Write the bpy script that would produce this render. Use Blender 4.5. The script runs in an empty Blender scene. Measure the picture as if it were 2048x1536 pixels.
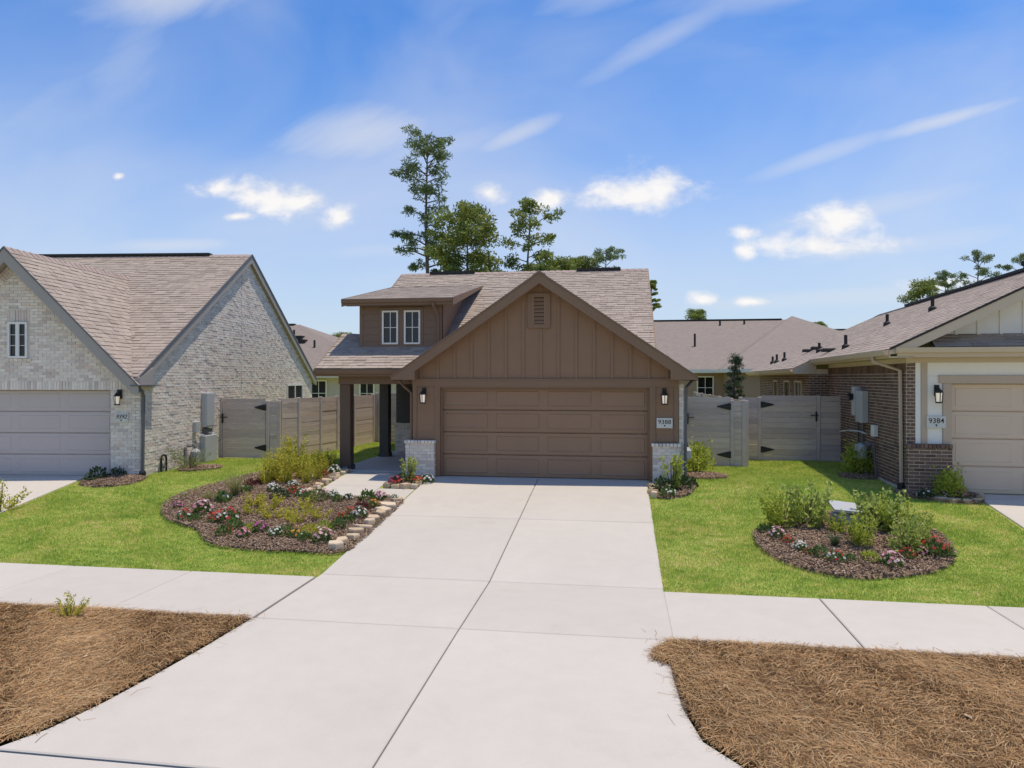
import bpy, math, random
import numpy as np
from mathutils import Vector, Matrix
random.seed(7)
rng = np.random.default_rng(7)
scene = bpy.context.scene
COL = scene.collection
R = math.radians

# ------------------------------------------------------------------ camera, sky, sun, exposure
CAM_Z = 2.32
cam_data = bpy.data.cameras.new("camera")
cam = bpy.data.objects.new("camera", cam_data)
COL.objects.link(cam)
cam.location = (0, 0, CAM_Z)
cam.rotation_euler = (R(90), 0, R(8.65))
cam_data.sensor_width = 36.0
cam_data.lens = 36.0 * 1420 / 2048
cam_data.shift_y = -11 / 2048
cam_data.clip_start = 0.1
cam_data.clip_end = 3000
scene.camera = cam

SUN_DIR = Vector((0.20, 0.07, 1.0)).normalized()      # from the ground towards the sun: behind the houses, to the right
sun_el = math.asin(SUN_DIR.z)
sun_az = math.atan2(SUN_DIR.x, SUN_DIR.y)
sun_data = bpy.data.lights.new("sun", 'SUN')
sun_data.energy = 2.05
sun_data.angle = R(0.55)
sun_data.color = (1.0, 0.89, 0.74)
sun = bpy.data.objects.new("sun", sun_data)
COL.objects.link(sun)
sun.location = SUN_DIR * 80
sun.rotation_euler = SUN_DIR.to_track_quat('Z', 'Y').to_euler()

scene.view_settings.view_transform = 'Standard'
scene.view_settings.look = 'None'
scene.view_settings.gamma = 1.0
scene.view_settings.use_curve_mapping = False
scene.view_settings.exposure = 1.0
scene.cycles.max_bounces = 6
scene.cycles.diffuse_bounces = 4
scene.cycles.glossy_bounces = 3
scene.cycles.transmission_bounces = 4
scene.cycles.transparent_max_bounces = 6
scene.cycles.caustics_reflective = False
scene.cycles.caustics_refractive = False
scene.cycles.use_denoising = True

class NT:
    """small node-tree helper"""
    def __init__(self, tree):
        self.t = tree; self.n = tree.nodes; self.l = tree.links
    def node(self, typ, **kw):
        nd = self.n.new(typ)
        for k, v in kw.items(): setattr(nd, k, v)
        return nd
    def put(self, sock, v):
        if isinstance(v, bpy.types.NodeSocket): self.l.new(v, sock)
        elif v is not None:
            if hasattr(sock.default_value, '__len__') and not hasattr(v, '__len__'): v = [v] * len(sock.default_value)
            if hasattr(sock.default_value, '__len__') and len(sock.default_value) == 4 and len(v) == 3: v = list(v) + [1]
            sock.default_value = v
    def m(self, op, a, b=None, c=None, clamp=False):
        nd = self.node('ShaderNodeMath', operation=op, use_clamp=clamp)
        self.put(nd.inputs[0], a)
        if b is not None: self.put(nd.inputs[1], b)
        if c is not None: self.put(nd.inputs[2], c)
        return nd.outputs[0]
    def vm(self, op, a, b=None, scale=None):
        nd = self.node('ShaderNodeVectorMath', operation=op)
        self.put(nd.inputs[0], a)
        if b is not None: self.put(nd.inputs[1], b)
        if scale is not None: self.put(nd.inputs['Scale'], scale)
        return nd.outputs[0]
    def mix(self, fac, a, b, mode='MIX'):
        nd = self.node('ShaderNodeMix', data_type='RGBA', blend_type=mode)
        self.put(nd.inputs[0], fac); self.put(nd.inputs[6], a); self.put(nd.inputs[7], b)
        return nd.outputs[2]
    def smooth(self, v, lo, hi, tlo=0.0, thi=1.0):
        nd = self.node('ShaderNodeMapRange', interpolation_type='SMOOTHSTEP')
        self.put(nd.inputs[0], v); self.put(nd.inputs[1], lo); self.put(nd.inputs[2], hi)
        self.put(nd.inputs[3], tlo); self.put(nd.inputs[4], thi)
        return nd.outputs[0]
    def noise(self, vec, scale, detail=4, rough=0.5, dist=0.0):
        nd = self.node('ShaderNodeTexNoise')
        self.put(nd.inputs['Vector'], vec); self.put(nd.inputs['Scale'], scale)
        self.put(nd.inputs['Detail'], detail); self.put(nd.inputs['Roughness'], rough); self.put(nd.inputs['Distortion'], dist)
        return nd.outputs[0]
    def ramp(self, fac, stops, interp='LINEAR'):
        nd = self.node('ShaderNodeValToRGB'); cr = nd.color_ramp; cr.interpolation = interp
        while len(cr.elements) < len(stops): cr.elements.new(0.5)
        for e, (p, c) in zip(cr.elements, stops):
            e.position = p; e.color = list(c) + [1] if len(c) == 3 else c
        self.put(nd.inputs[0], fac)
        return nd.outputs[0]
    def xyz(self, x, y, z):
        nd = self.node('ShaderNodeCombineXYZ')
        for i, v in enumerate((x, y, z)): self.put(nd.inputs[i], v)
        return nd.outputs[0]

def build_world():
    w = bpy.data.worlds.new("World"); scene.world = w; w.use_nodes = True
    t = NT(w.node_tree); t.n.clear()
    sky = t.node('ShaderNodeTexSky', sky_type='NISHITA')
    sky.sun_disc = False; sky.sun_elevation = sun_el; sky.sun_rotation = sun_az
    sky.altitude = 0; sky.air_density = 1.0; sky.dust_density = 0.3; sky.ozone_density = 2.0
    tc = t.node('ShaderNodeTexCoord'); d = tc.outputs['Generated']
    sp = t.node('ShaderNodeSeparateXYZ'); t.put(sp.inputs[0], d)
    x, y, z = sp.outputs
    # direction coordinates: a = x/y, b = z/y in front of the street, used only to place the clouds of this sky
    ys = t.m('MAXIMUM', y, 0.05)
    a = t.m('DIVIDE', x, ys); b = t.m('DIVIDE', z, ys)
    front = t.smooth(y, 0.1, 0.3)
    ab = t.xyz(a, b, 0)
    n1 = t.noise(t.vm('MULTIPLY', ab, (1, 1.5, 1)), 17, 8, 0.62, 0.3)
    n2 = t.noise(t.vm('ADD', ab, (5.3, 2.1, 0)), 30, 4, 0.55)
    edge = t.m('SUBTRACT', t.m('ADD', t.m('MULTIPLY', n1, 1.3), t.m('MULTIPLY', n2, 0.55)), 0.92)
    def blob(ca, cb, ra, rb, tilt, flat=0.0):
        c, s = math.cos(tilt), math.sin(tilt)
        da = t.m('SUBTRACT', a, ca); db = t.m('SUBTRACT', b, cb)
        u = t.m('DIVIDE', t.m('ADD', t.m('MULTIPLY', da, c), t.m('MULTIPLY', db, s)), ra)
        v = t.m('DIVIDE', t.m('SUBTRACT', t.m('MULTIPLY', db, c), t.m('MULTIPLY', da, s)), rb)
        if flat: v = t.m('MULTIPLY', v, t.m('ADD', 1.0, t.m('MULTIPLY', t.m('LESS_THAN', v, 0.0), flat)))
        return t.m('SUBTRACT', 1.0, t.m('SQRT', t.m('ADD', t.m('MULTIPLY', u, u), t.m('MULTIPLY', v, v))))
    cum = None
    for (ca, cb, ra, rb, tl, fl) in [(.022, .252, .100, .036, .0, .5), (.055, .257, .065, .042, 0, .5), (-.096, .252, .040, .022, .15, .3), (-.185, .266, .03, .016, -.15, 0),
                                    (.270, .177, .105, .025, -.02, .5), (.282, .206, .055, .034, .1, 0), (.168, .171, .018, .015, 0, 0), (.168, .199, .024, .012, -.1, 0),
                                    (-.600, .288, .055, .020, .0, .2), (-.535, .272, .09, .030, -.28, .2), (-.475, .262, .06, .028, 0, .3), (-.412, .239, .034, .024, -.05, 0),
                                    (-.772, .315, .012, .007, 0, 0), (.112, .107, .024, .013, 0, .3), (.174, .104, .028, .009, 0, .3), (-.57, .245, .03, .008, 0, 0), (.42, .125, .06, .012, 0, 0)]:
        k = blob(ca, cb, ra, rb, tl, fl)
        cum = k if cum is None else t.m('MAXIMUM', cum, k)
    cumd = t.m('MULTIPLY', t.smooth(t.m('ADD', cum, t.m('MULTIPLY', edge, 1.45)), -0.12, 0.95), 0.93)
    cumd = t.m('MULTIPLY', cumd, front)
    # cirrus: soft streaks
    rot = t.node('ShaderNodeVectorRotate', rotation_type='Z_AXIS'); t.put(rot.inputs['Vector'], ab); rot.inputs['Angle'].default_value = -0.35
    st = t.vm('MULTIPLY', rot.outputs[0], (3.2, 11.0, 1))
    ns = t.noise(st, 1.1, 8, 0.62, 0.5)
    cir = None
    for (ca, cb, ra, rb, tl, k) in [(-.37, .36, .17, .060, .10, .75), (-.26, .335, .20, .05, .20, .55), (-.15, .345, .10, .022, .35, .7), (.06, .47, .20, .03, .45, .5), (-.02, .55, .13, .045, .3, .45), (-.67, .60, .24, .075, .1, .75), (-.76, .49, .2, .08, .9, .35), (-.27, .48, .2, .035, .8, .22),
                                    (.42, .338, .12, .016, .24, .8), (.27, .30, .15, .018, .30, .5), (.33, .225, .26, .035, .18, .55), (.36, .175, .2, .025, .12, .45), (-.68, .205, .20, .018, .0, .6), (-.3, .19, .30, .02, .02, .4), (-.1, .20, .16, .03, .3, .4), (.2, .52, .22, .04, .12, .4), (.3, .11, .35, .02, .05, .45), (-.9, .41, .22, .09, .3, .3)]:
        e = t.m('MULTIPLY', t.smooth(t.m('ADD', blob(ca, cb, ra, rb, tl), t.m('MULTIPLY', t.m('SUBTRACT', ns, 0.5), 1.1)), -0.15, 1.0), k)
        cir = e if cir is None else t.m('MAXIMUM', cir, e)
    cir = t.m('MULTIPLY', cir, front)
    # the same thin high cloud goes on all round the sky
    nb = t.noise(t.vm('MULTIPLY', d, (1.2, 1.2, 2.4)), 1.6, 5, 0.5, 0.5)
    veil = t.m('MULTIPLY', t.smooth(nb, 0.34, 0.80), 0.48)
    cir = t.m('MAXIMUM', cir, veil)
    # base sky, a little haze towards the horizon
    base = t.mix(1.0, sky.outputs[0], SKY_TINT, 'MULTIPLY')
    hz = t.smooth(z, -0.05, 0.44, 1.0, 0.0)
    base = t.mix(t.m('MULTIPLY', hz, 0.85), base, HAZE_COL)
    c1 = t.mix(t.m('MULTIPLY', cir, 0.8), base, CIRRUS_COL)
    shade = t.smooth(t.m('ADD', n1, t.m('MULTIPLY', cum, 0.25)), 0.40, 0.75)
    ccol = t.mix(shade, CLOUD_LO, CLOUD_HI)
    c2 = t.mix(cumd, c1, ccol)
    bg = t.node('ShaderNodeBackground'); t.put(bg.inputs[0], c2); bg.inputs[1].default_value = SKY_STRENGTH
    out = t.node('ShaderNodeOutputWorld'); t.l.new(bg.outputs[0], out.inputs[0])
    w.cycles.sampling_method = 'MANUAL'; w.cycles.sample_map_resolution = 512
SKY_STRENGTH = 0.15
SKY_TINT = (0.18, 0.38, 0.60)
HAZE_COL = (2.30, 2.42, 2.52)
CIRRUS_COL = (2.65, 2.68, 2.75)
CLOUD_LO = (2.75, 2.72, 2.78)
CLOUD_HI = (3.35, 3.25, 3.15)
build_world()

# ------------------------------------------------------------------ materials
def new_mat(name):
    m = bpy.data.materials.new(name); m.use_nodes = True
    t = NT(m.node_tree); t.n.clear()
    out = t.node('ShaderNodeOutputMaterial')
    return m, t, out
def piece_random(t):
    at = t.node('ShaderNodeAttribute', attribute_name='rnd'); oi = t.node('ShaderNodeObjectInfo')
    return t.m('FRACT', t.m('ADD', at.outputs['Fac'], t.m('MULTIPLY', oi.outputs['Random'], 7.13)))
def position(t):
    return t.node('ShaderNodeNewGeometry').outputs['Position']
def surf(name, stops, rough=0.7, spec=0.3, noise=(6, 0.25), noise2=None, bump=None, metal=0.0, stretch=None, streak=None, interp='LINEAR'):
    """stops: colour ramp picked per piece; noise=(scale, amount) mottling; bump=(scale, strength, distance)"""
    m, t, out = new_mat(name)
    p = position(t)
    if stretch: p = t.vm('MULTIPLY', p, stretch)
    if len(stops) == 1: c = t.ramp(0.0, [(0, stops[0]), (1, stops[0])])
    else: c = t.ramp(piece_random(t), [(i / (len(stops) - 1), s) for i, s in enumerate(stops)], interp)
    for nz in (noise, noise2):
        if nz:
            k = t.m('MULTIPLY_ADD', t.noise(p, nz[0], 6, 0.6), 2 * nz[1], 1 - nz[1])
            c = t.mix(1.0, c, t.xyz(k, k, k), 'MULTIPLY')
    b = t.node('ShaderNodeBsdfPrincipled')
    t.put(b.inputs['Base Color'], c); b.inputs['Roughness'].default_value = rough
    b.inputs['Specular IOR Level'].default_value = spec; b.inputs['Metallic'].default_value = metal
    if bump:
        bn = t.node('ShaderNodeBump'); bn.inputs['Strength'].default_value = bump[1]; bn.inputs['Distance'].default_value = bump[2]
        t.put(bn.inputs['Height'], t.noise(p, bump[0], 5, 0.6)); t.l.new(bn.outputs[0], b.inputs['Normal'])
    t.l.new(b.outputs[0], out.inputs[0])
    return m
def leafy(name, stops, trans=0.35, noise=(3, 0.3), rough=0.6):
    m, t, out = new_mat(name)
    c = t.ramp(piece_random(t), [(i / max(1, len(stops) - 1), s) for i, s in enumerate(stops)]) if len(stops) > 1 else t.ramp(0.0, [(0, stops[0]), (1, stops[0])])
    if noise:
        k = t.m('MULTIPLY_ADD', t.noise(position(t), noise[0], 5, 0.6), 2 * noise[1], 1 - noise[1])
        c = t.mix(1.0, c, t.xyz(k, k, k), 'MULTIPLY')
    b = t.node('ShaderNodeBsdfPrincipled'); t.put(b.inputs['Base Color'], c); b.inputs['Roughness'].default_value = rough; b.inputs['Specular IOR Level'].default_value = 0.25
    tr = t.node('ShaderNodeBsdfTranslucent'); t.put(tr.inputs[0], c)
    mx = t.node('ShaderNodeMixShader'); mx.inputs[0].default_value = trans
    t.l.new(b.outputs[0], mx.inputs[1]); t.l.new(tr.outputs[0], mx.inputs[2]); t.l.new(mx.outputs[0], out.inputs[0])
    return m
def glass_pane(name, col=(0.010, 0.011, 0.013)):
    m, t, out = new_mat(name)
    b = t.node('ShaderNodeBsdfPrincipled'); b.inputs['Base Color'].default_value = (*col, 1)
    b.inputs['Roughness'].default_value = 0.04; b.inputs['Specular IOR Level'].default_value = 0.5
    t.l.new(b.outputs[0], out.inputs[0]); return m
def lamp_glass(name):
    m, t, out = new_mat(name)
    b = t.node('ShaderNodeBsdfPrincipled'); b.inputs['Base Color'].default_value = (.85, .80, .72, 1); b.inputs['Roughness'].default_value = .3
    b.inputs['Emission Color'].default_value = (1, .82, .6, 1); b.inputs['Emission Strength'].default_value = 0.15
    t.l.new(b.outputs[0], out.inputs[0]); return m
def lawn_mat(name, blade):
    m, t, out = new_mat(name); p = position(t)
    big = t.noise(p, 0.9, 5, 0.65, 0.4); mid = t.noise(t.vm('MULTIPLY', p, (1.0, 2.2, 1)), 4.0, 5, 0.65); fine = t.noise(p, 26, 4, 0.6)
    c = t.ramp(t.m('ADD', t.m('MULTIPLY', big, 0.45), t.m('MULTIPLY', mid, 0.55)), [(0.36, GR_D), (0.48, GR_M), (0.57, GR_Y), (0.69, GR_B)])
    k = t.m('MULTIPLY_ADD', fine, 0.7, 0.65); c = t.mix(1.0, c, t.xyz(k, k, k), 'MULTIPLY')
    if blade:
        r = t.m('MULTIPLY_ADD', piece_random(t), 0.7, 0.68); c = t.mix(1.0, c, t.xyz(r, r, r), 'MULTIPLY')
    b = t.node('ShaderNodeBsdfPrincipled'); t.put(b.inputs['Base Color'], c); b.inputs['Roughness'].default_value = 0.75; b.inputs['Specular IOR Level'].default_value = 0.15
    if blade:
        tr = t.node('ShaderNodeBsdfTranslucent'); t.put(tr.inputs[0], c)
        mx = t.node('ShaderNodeMixShader'); mx.inputs[0].default_value = 0.35
        t.l.new(b.outputs[0], mx.inputs[1]); t.l.new(tr.outputs[0], mx.inputs[2]); t.l.new(mx.outputs[0], out.inputs[0])
    else:
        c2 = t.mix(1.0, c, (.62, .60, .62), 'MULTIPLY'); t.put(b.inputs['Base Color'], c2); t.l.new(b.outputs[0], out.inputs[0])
    return m
GR_D, GR_M, GR_Y, GR_B = (.275, .40, .065), (.425, .53, .10), (.575, .59, .16), (.68, .59, .27)
def concrete_mat(name, base):
    m, t, out = new_mat(name); p = position(t)
    big = t.noise(p, 0.5, 4, 0.6); mid = t.noise(p, 3.5, 6, 0.65); fine = t.noise(p, 60, 3, 0.6)
    r = piece_random(t)
    k = t.m('ADD', t.m('ADD', t.m('MULTIPLY', big, 0.16), t.m('MULTIPLY', mid, 0.14)), t.m('ADD', t.m('MULTIPLY', fine, 0.10), t.m('MULTIPLY_ADD', r, 0.07, 0.79)))
    stain = t.smooth(t.noise(t.vm('ADD', p, (31, 7, 0)), 0.9, 5, 0.7, 0.4), 0.54, 0.8, 0.0, 0.22)
    c = t.mix(1.0, base, t.xyz(k, k, k), 'MULTIPLY'); c = t.mix(stain, c, (base[0] * .72, base[1] * .66, base[2] * .58))
    b = t.node('ShaderNodeBsdfPrincipled'); t.put(b.inputs['Base Color'], c); b.inputs['Roughness'].default_value = 0.85; b.inputs['Specular IOR Level'].default_value = 0.2
    bn = t.node('ShaderNodeBump'); bn.inputs['Strength'].default_value = 0.35; bn.inputs['Distance'].default_value = 0.004
    t.put(bn.inputs['Height'], fine); t.l.new(bn.outputs[0], b.inputs['Normal'])
    t.l.new(b.outputs[0], out.inputs[0]); return m
def far_roof_mat(name, c0):
    m, t, out = new_mat(name); p = position(t)
    sp = t.node('ShaderNodeSeparateXYZ'); t.put(sp.inputs[0], p)
    row = t.m('FRACT', t.m('DIVIDE', sp.outputs[2], 0.075))
    k = t.smooth(row, 0.0, 0.25, 0.72, 1.0)
    tab = t.noise(t.vm('MULTIPLY', p, (4, 4, 14)), 1.0, 3, 0.6)
    k = t.m('MULTIPLY', k, t.m('MULTIPLY_ADD', tab, 0.6, 0.7))
    c = t.mix(1.0, c0, t.xyz(k, k, k), 'MULTIPLY')
    b = t.node('ShaderNodeBsdfPrincipled'); t.put(b.inputs['Base Color'], c); b.inputs['Roughness'].default_value = 0.9
    t.l.new(b.outputs[0], out.inputs[0]); return m

M = {}
M['concrete'] = concrete_mat('concrete', (.495, .453, .392))
M['concrete_joint'] = surf('concrete_joint', [(.16, .14, .13)], .9)
M['asphalt'] = surf('street_concrete', [(.42, .39, .36)], .9, noise=(2, .12))
M['soil'] = surf('soil', [(.09, .06, .04)], .95, noise=(8, .3))
M['mulch_base'] = surf('mulch_base', [(.27, .182, .12)], .95, noise=(14, .45), noise2=(40, .4), bump=(40, .8, .03))
M['mulch'] = surf('mulch_chip', [(.13, .082, .055), (.28, .18, .118), (.42, .29, .195), (.21, .135, .09), (.56, .42, .29), (.35, .225, .15)], .9, noise=(1.3, .35))
M['straw_base'] = surf('straw_base', [(.22, .125, .06)], .95, noise=(3, .35), noise2=(30, .4), bump=(60, .8, .03))
M['straw'] = surf('pine_straw', [(.19, .105, .048), (.38, .225, .098), (.51, .325, .15), (.45, .25, .10), (.29, .175, .085), (.60, .43, .235)], .8, noise=(2.2, .25))
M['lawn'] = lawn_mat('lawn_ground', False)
M['blade'] = lawn_mat('grass_blade', True)
BROWN = (.345, .208, .124)
M['brown'] = surf('brown_paint', [(.262, .158, .094)], .62, .3, noise=(1.8, .10), noise2=(40, .06), bump=(90, .12, .003))
M['brown_trim'] = surf('brown_trim_paint', [(.225, .138, .083)], .55, .35, noise=(2, .06), bump=(70, .1, .002))
M['brown_door'] = surf('brown_door_paint', [(.272, .165, .100), (.290, .176, .106)], .5, .4, noise=(1.2, .09), bump=(60, .08, .002))
M['dark_brown'] = surf('dark_brown_paint', [(.20, .128, .085)], .6, .3, noise=(2.5, .07), bump=(80, .1, .002))
M['post_brown'] = surf('post_brown_paint', [(.135, .088, .060)], .6, .3, noise=(2.5, .08), bump=(80, .1, .002))
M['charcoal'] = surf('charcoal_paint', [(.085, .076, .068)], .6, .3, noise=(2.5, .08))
M['cream_brick'] = surf('cream_brick', [(.72, .63, .535), (.79, .71, .61), (.75, .66, .56), (.66, .585, .505), (.83, .76, .665), (.76, .66, .555), (.55, .49, .435), (.73, .575, .485)], .9, noise=(14, .2), noise2=(1.1, .10), bump=(45, .5, .006))
M['cream_mortar'] = surf('cream_mortar', [(.70, .63, .55)], .95, noise=(10, .15))
M['brown_brick'] = surf('brown_brick', [(.13, .078, .058), (.19, .118, .085), (.16, .10, .078), (.22, .145, .108), (.10, .066, .055), (.17, .098, .07)], .85, noise=(16, .25), bump=(45, .4, .005))
M['light_mortar'] = surf('light_mortar', [(.72, .61, .47)], .95, noise=(10, .12))
SH = [(.355, .292, .240), (.385, .318, .262), (.33, .272, .225), (.40, .335, .278), (.365, .300, .247), (.30, .245, .203), (.39, .325, .272)]
M['shingle'] = surf('shingle', SH, .95, .15, noise=(30, .22), noise2=(.6, .08), bump=(160, .5, .004))
M['roof_deck'] = surf('roof_deck', [(.10, .078, .066)], .95)
M['ridge_cap'] = surf('ridge_cap', [(.32, .25, .215), (.38, .30, .26), (.35, .275, .24)], .95, .15, noise=(30, .2))
M['dark_vent'] = surf('ridge_vent', [(.035, .032, .03)], .7)
M['far_roof'] = far_roof_mat('far_roof', (.245, .200, .165, 1))
M['gray_fascia'] = surf('gray_fascia', [(.36, .325, .29)], .6, noise=(2, .08))
M['dark_gray'] = surf('dark_gray_metal', [(.12, .12, .125)], .5, .4, noise=(3, .1))
M['gray_door'] = surf('gray_door', [(.50, .435, .405), (.51, .443, .412)], .5, .4, noise=(1.2, .05))
M['tan_door'] = surf('tan_door', [(.63, .49, .36), (.64, .50, .367)], .5, .4, noise=(1.2, .05))
M['tan_trim'] = surf('tan_trim', [(.50, .39, .29)], .6, noise=(2, .06))
M['tan_fascia'] = surf('tan_fascia', [(.58, .47, .335)], .6, noise=(2, .06))
M['white_board'] = surf('white_board', [(.80, .76, .68)], .6, noise=(2, .05), bump=(50, .1, .003))
M['white_paint'] = surf('white_paint', [(.74, .72, .68)], .5, noise=(3, .04))
M['fence'] = surf('fence_plank', [(.51, .415, .375), (.60, .495, .44), (.55, .44, .385), (.64, .53, .47), (.47, .385, .355), (.62, .495, .415)], .85, noise=(3, .25), noise2=(14, .2), bump=(25, .4, .004), stretch=(1, 1, 8))
M['fence_post'] = surf('fence_post', [(.58, .49, .45), (.52, .435, .40)], .85, noise=(5, .2))
M['black_iron'] = surf('black_iron', [(.018, .017, .017)], .5, .4)
M['gray_box'] = surf('utility_gray', [(.42, .43, .44)], .45, .5, noise=(3, .08))
M['pipe'] = surf('pale_pipe', [(.48, .49, .50)], .4, .5)
M['glass'] = glass_pane('window_glass')
M['glass_dark'] = glass_pane('dark_glass', (.012, .012, .014))
M['lamp_glass'] = lamp_glass('lantern_glass')
M['ink'] = surf('plaque_ink', [(.03, .03, .03)], .6)
M['plaque'] = surf('plaque_stone', [(.62, .60, .55)], .6, noise=(12, .08))
M['stone'] = surf('edging_stone', [(.50, .37, .22), (.60, .47, .31), (.42, .31, .20), (.55, .43, .30), (.62, .50, .36)], .85, noise=(12, .22), noise2=(50, .15), bump=(30, .5, .01))
M['bark'] = surf('bark', [(.14, .115, .10)], .95, noise=(6, .4), bump=(12, .6, .03), stretch=(1, 1, .3))
M['stem'] = surf('stem', [(.10, .11, .04), (.13, .10, .05)], .8)
M['pine'] = leafy('pine_needles', [(.10, .15, .075), (.155, .22, .095), (.215, .275, .11), (.12, .175, .09), (.28, .32, .13)], .5, (.5, .3))
M['oak'] = leafy('broadleaf', [(.12, .165, .045), (.20, .26, .065), (.29, .33, .08), (.155, .21, .055), (.38, .38, .10)], .5, (.5, .35))
M['gold_leaf'] = leafy('gold_leaf', [(.48, .44, .045), (.60, .54, .06), (.34, .36, .04), (.68, .60, .10), (.26, .29, .04)], .45)
M['goldgreen_leaf'] = leafy('goldgreen_leaf', [(.34, .42, .06), (.48, .54, .085), (.25, .32, .045), (.60, .62, .12)], .5)
M['green_leaf'] = leafy('green_leaf', [(.07, .14, .04), (.11, .19, .05), (.16, .24, .06), (.06, .11, .04)], .35)
M['dark_leaf'] = leafy('dark_leaf', [(.035, .065, .032), (.055, .095, .042), (.085, .13, .05), (.04, .07, .04)], .3)
M['varieg_leaf'] = leafy('variegated_leaf', [(.27, .36, .075), (.41, .50, .10), (.54, .60, .17), (.20, .27, .06), (.62, .64, .25)], .5)
M['olive_leaf'] = leafy('olive_leaf', [(.20, .24, .09), (.27, .29, .12), (.15, .19, .07)], .4)
M['red_leaf'] = leafy('dark_red_leaf', [(.14, .045, .04), (.20, .065, .05), (.10, .055, .04)], .35)
M['tuft_leaf'] = leafy('tuft_leaf', [(.28, .29, .11), (.36, .33, .14), (.20, .23, .08)], .4)
M['petal_red'] = leafy('petal_red', [(.50, .035, .030), (.62, .06, .05), (.42, .02, .03)], .25, None)
M['petal_pink'] = leafy('petal_pink', [(.65, .22, .30), (.75, .36, .42), (.55, .12, .22)], .25, None)
M['petal_magenta'] = leafy('petal_magenta', [(.52, .06, .34), (.62, .12, .44)], .25, None)
M['petal_white'] = leafy('petal_white', [(.78, .77, .72), (.70, .68, .64)], .25, None)
M['petal_orange'] = leafy('petal_orange', [(.62, .24, .05), (.68, .40, .06), (.5, .12, .05)], .25, None)
M['petal_purple'] = leafy('petal_purple', [(.28, .07, .16), (.36, .10, .20)], .25, None)
M['petal_blush'] = leafy('petal_blush', [(.78, .66, .64), (.72, .50, .54), (.6, .2, .3)], .25, None)

# ------------------------------------------------------------------ geometry helpers
CAMV = Vector((0, 0, CAM_Z))
class MB:
    """collects shapes that become ONE mesh object"""
    def __init__(self): self.v = []; self.f = []; self.r = []
    def add(self, vs, fs, rnd=0.0):
        o = len(self.v); self.v += [tuple(p) for p in vs]; self.f += [tuple(i + o for i in q) for q in fs]; self.r += [rnd] * len(fs)
        return self
    def box(self, x0, x1, y0, y1, z0, z1, rnd=0.0, ch=0.0):
        if ch <= 0:
            vs = [(x0, y0, z0), (x1, y0, z0), (x1, y1, z0), (x0, y1, z0), (x0, y0, z1), (x1, y0, z1), (x1, y1, z1), (x0, y1, z1)]
            return self.add(vs, [(0, 3, 2, 1), (4, 5, 6, 7), (0, 1, 5, 4), (1, 2, 6, 5), (2, 3, 7, 6), (3, 0, 4, 7)], rnd)
        # chamfered top and vertical edges
        def ring(d, z): return [(x0 + d, y0, z), (x1 - d, y0, z), (x1, y0 + d, z), (x1, y1 - d, z), (x1 - d, y1, z), (x0 + d, y1, z), (x0, y1 - d, z), (x0, y0 + d, z)]
        a = ring(ch, z0); b = ring(ch, z1 - ch)
        c = [(min(max(p[0], x0 + ch), x1 - ch), min(max(p[1], y0 + ch), y1 - ch), z1) for p in b]
        vs = a + b + c; fs = [tuple(range(7, -1, -1)), tuple(range(16, 24))]
        for i in range(8):
            j = (i + 1) % 8; fs += [(i, j, 8 + j, 8 + i), (8 + i, 8 + j, 16 + j, 16 + i)]
        return self.add(vs, fs, rnd)
    def prism(self, poly, axis, a0, a1, rnd=0.0):
        """poly: 2D points; axis 'x' -> (y,z), 'y' -> (x,z), 'z' -> (x,y)"""
        def P(p, a): return (a, p[0], p[1]) if axis == 'x' else (p[0], a, p[1]) if axis == 'y' else (p[0], p[1], a)
        n = len(poly); vs = [P(p, a0) for p in poly] + [P(p, a1) for p in poly]
        fs = [tuple(range(n - 1, -1, -1)), tuple(range(n, 2 * n))] + [(i, (i + 1) % n, n + (i + 1) % n, n + i) for i in range(n)]
        return self.add(vs, fs, rnd)
    def slab(self, pts, th, rnd=0.0):
        """closed slab: pts is a planar 3D polygon (top), thickness straight down its normal"""
        P = [Vector(p) for p in pts]; nrm = (P[1] - P[0]).cross(P[2] - P[1]).normalized()
        if nrm.z < 0: nrm = -nrm
        n = len(P); vs = P + [p - nrm * th for p in P]
        return self.add(vs, [tuple(range(n)), tuple(range(2 * n - 1, n - 1, -1))] + [(i, n + i, n + (i + 1) % n, (i + 1) % n) for i in range(n)], rnd)
    def tube(self, pts, rad, n=8, cap=True, rnd=0.0):
        pts = [Vector(p) for p in pts]; rad = rad if hasattr(rad, '__len__') else [rad] * len(pts)
        vs = []; fs = []; up = None
        for i, p in enumerate(pts):
            d = (pts[min(i + 1, len(pts) - 1)] - pts[max(i - 1, 0)]).normalized()
            if up is None:
                up = Vector((1, 0, 0)) if abs(d.z) > 0.8 else Vector((0, 0, 1))
            a = d.cross(up).normalized(); b = d.cross(a).normalized(); up = a.cross(d)
            for k in range(n):
                t = 2 * math.pi * k / n; vs.append(p + (a * math.cos(t) + b * math.sin(t)) * rad[i])
        for i in range(len(pts) - 1):
            for k in range(n): fs.append((i * n + k, i * n + (k + 1) % n, (i + 1) * n + (k + 1) % n, (i + 1) * n + k))
        if cap: fs += [tuple(range(n - 1, -1, -1)), tuple(range((len(pts) - 1) * n, len(pts) * n))]
        return self.add(vs, fs, rnd)
    def lathe(self, cx, cy, prof, n=12, rnd=0.0):
        vs = []; fs = []
        for (r, z) in prof:
            for k in range(n): t = 2 * math.pi * k / n; vs.append((cx + r * math.cos(t), cy + r * math.sin(t), z))
        for i in range(len(prof) - 1):
            for k in range(n): fs.append((i * n + k, i * n + (k + 1) % n, (i + 1) * n + (k + 1) % n, (i + 1) * n + k))
        fs += [tuple(range(n - 1, -1, -1)), tuple(range((len(prof) - 1) * n, len(prof) * n))]
        return self.add(vs, fs, rnd)

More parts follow.
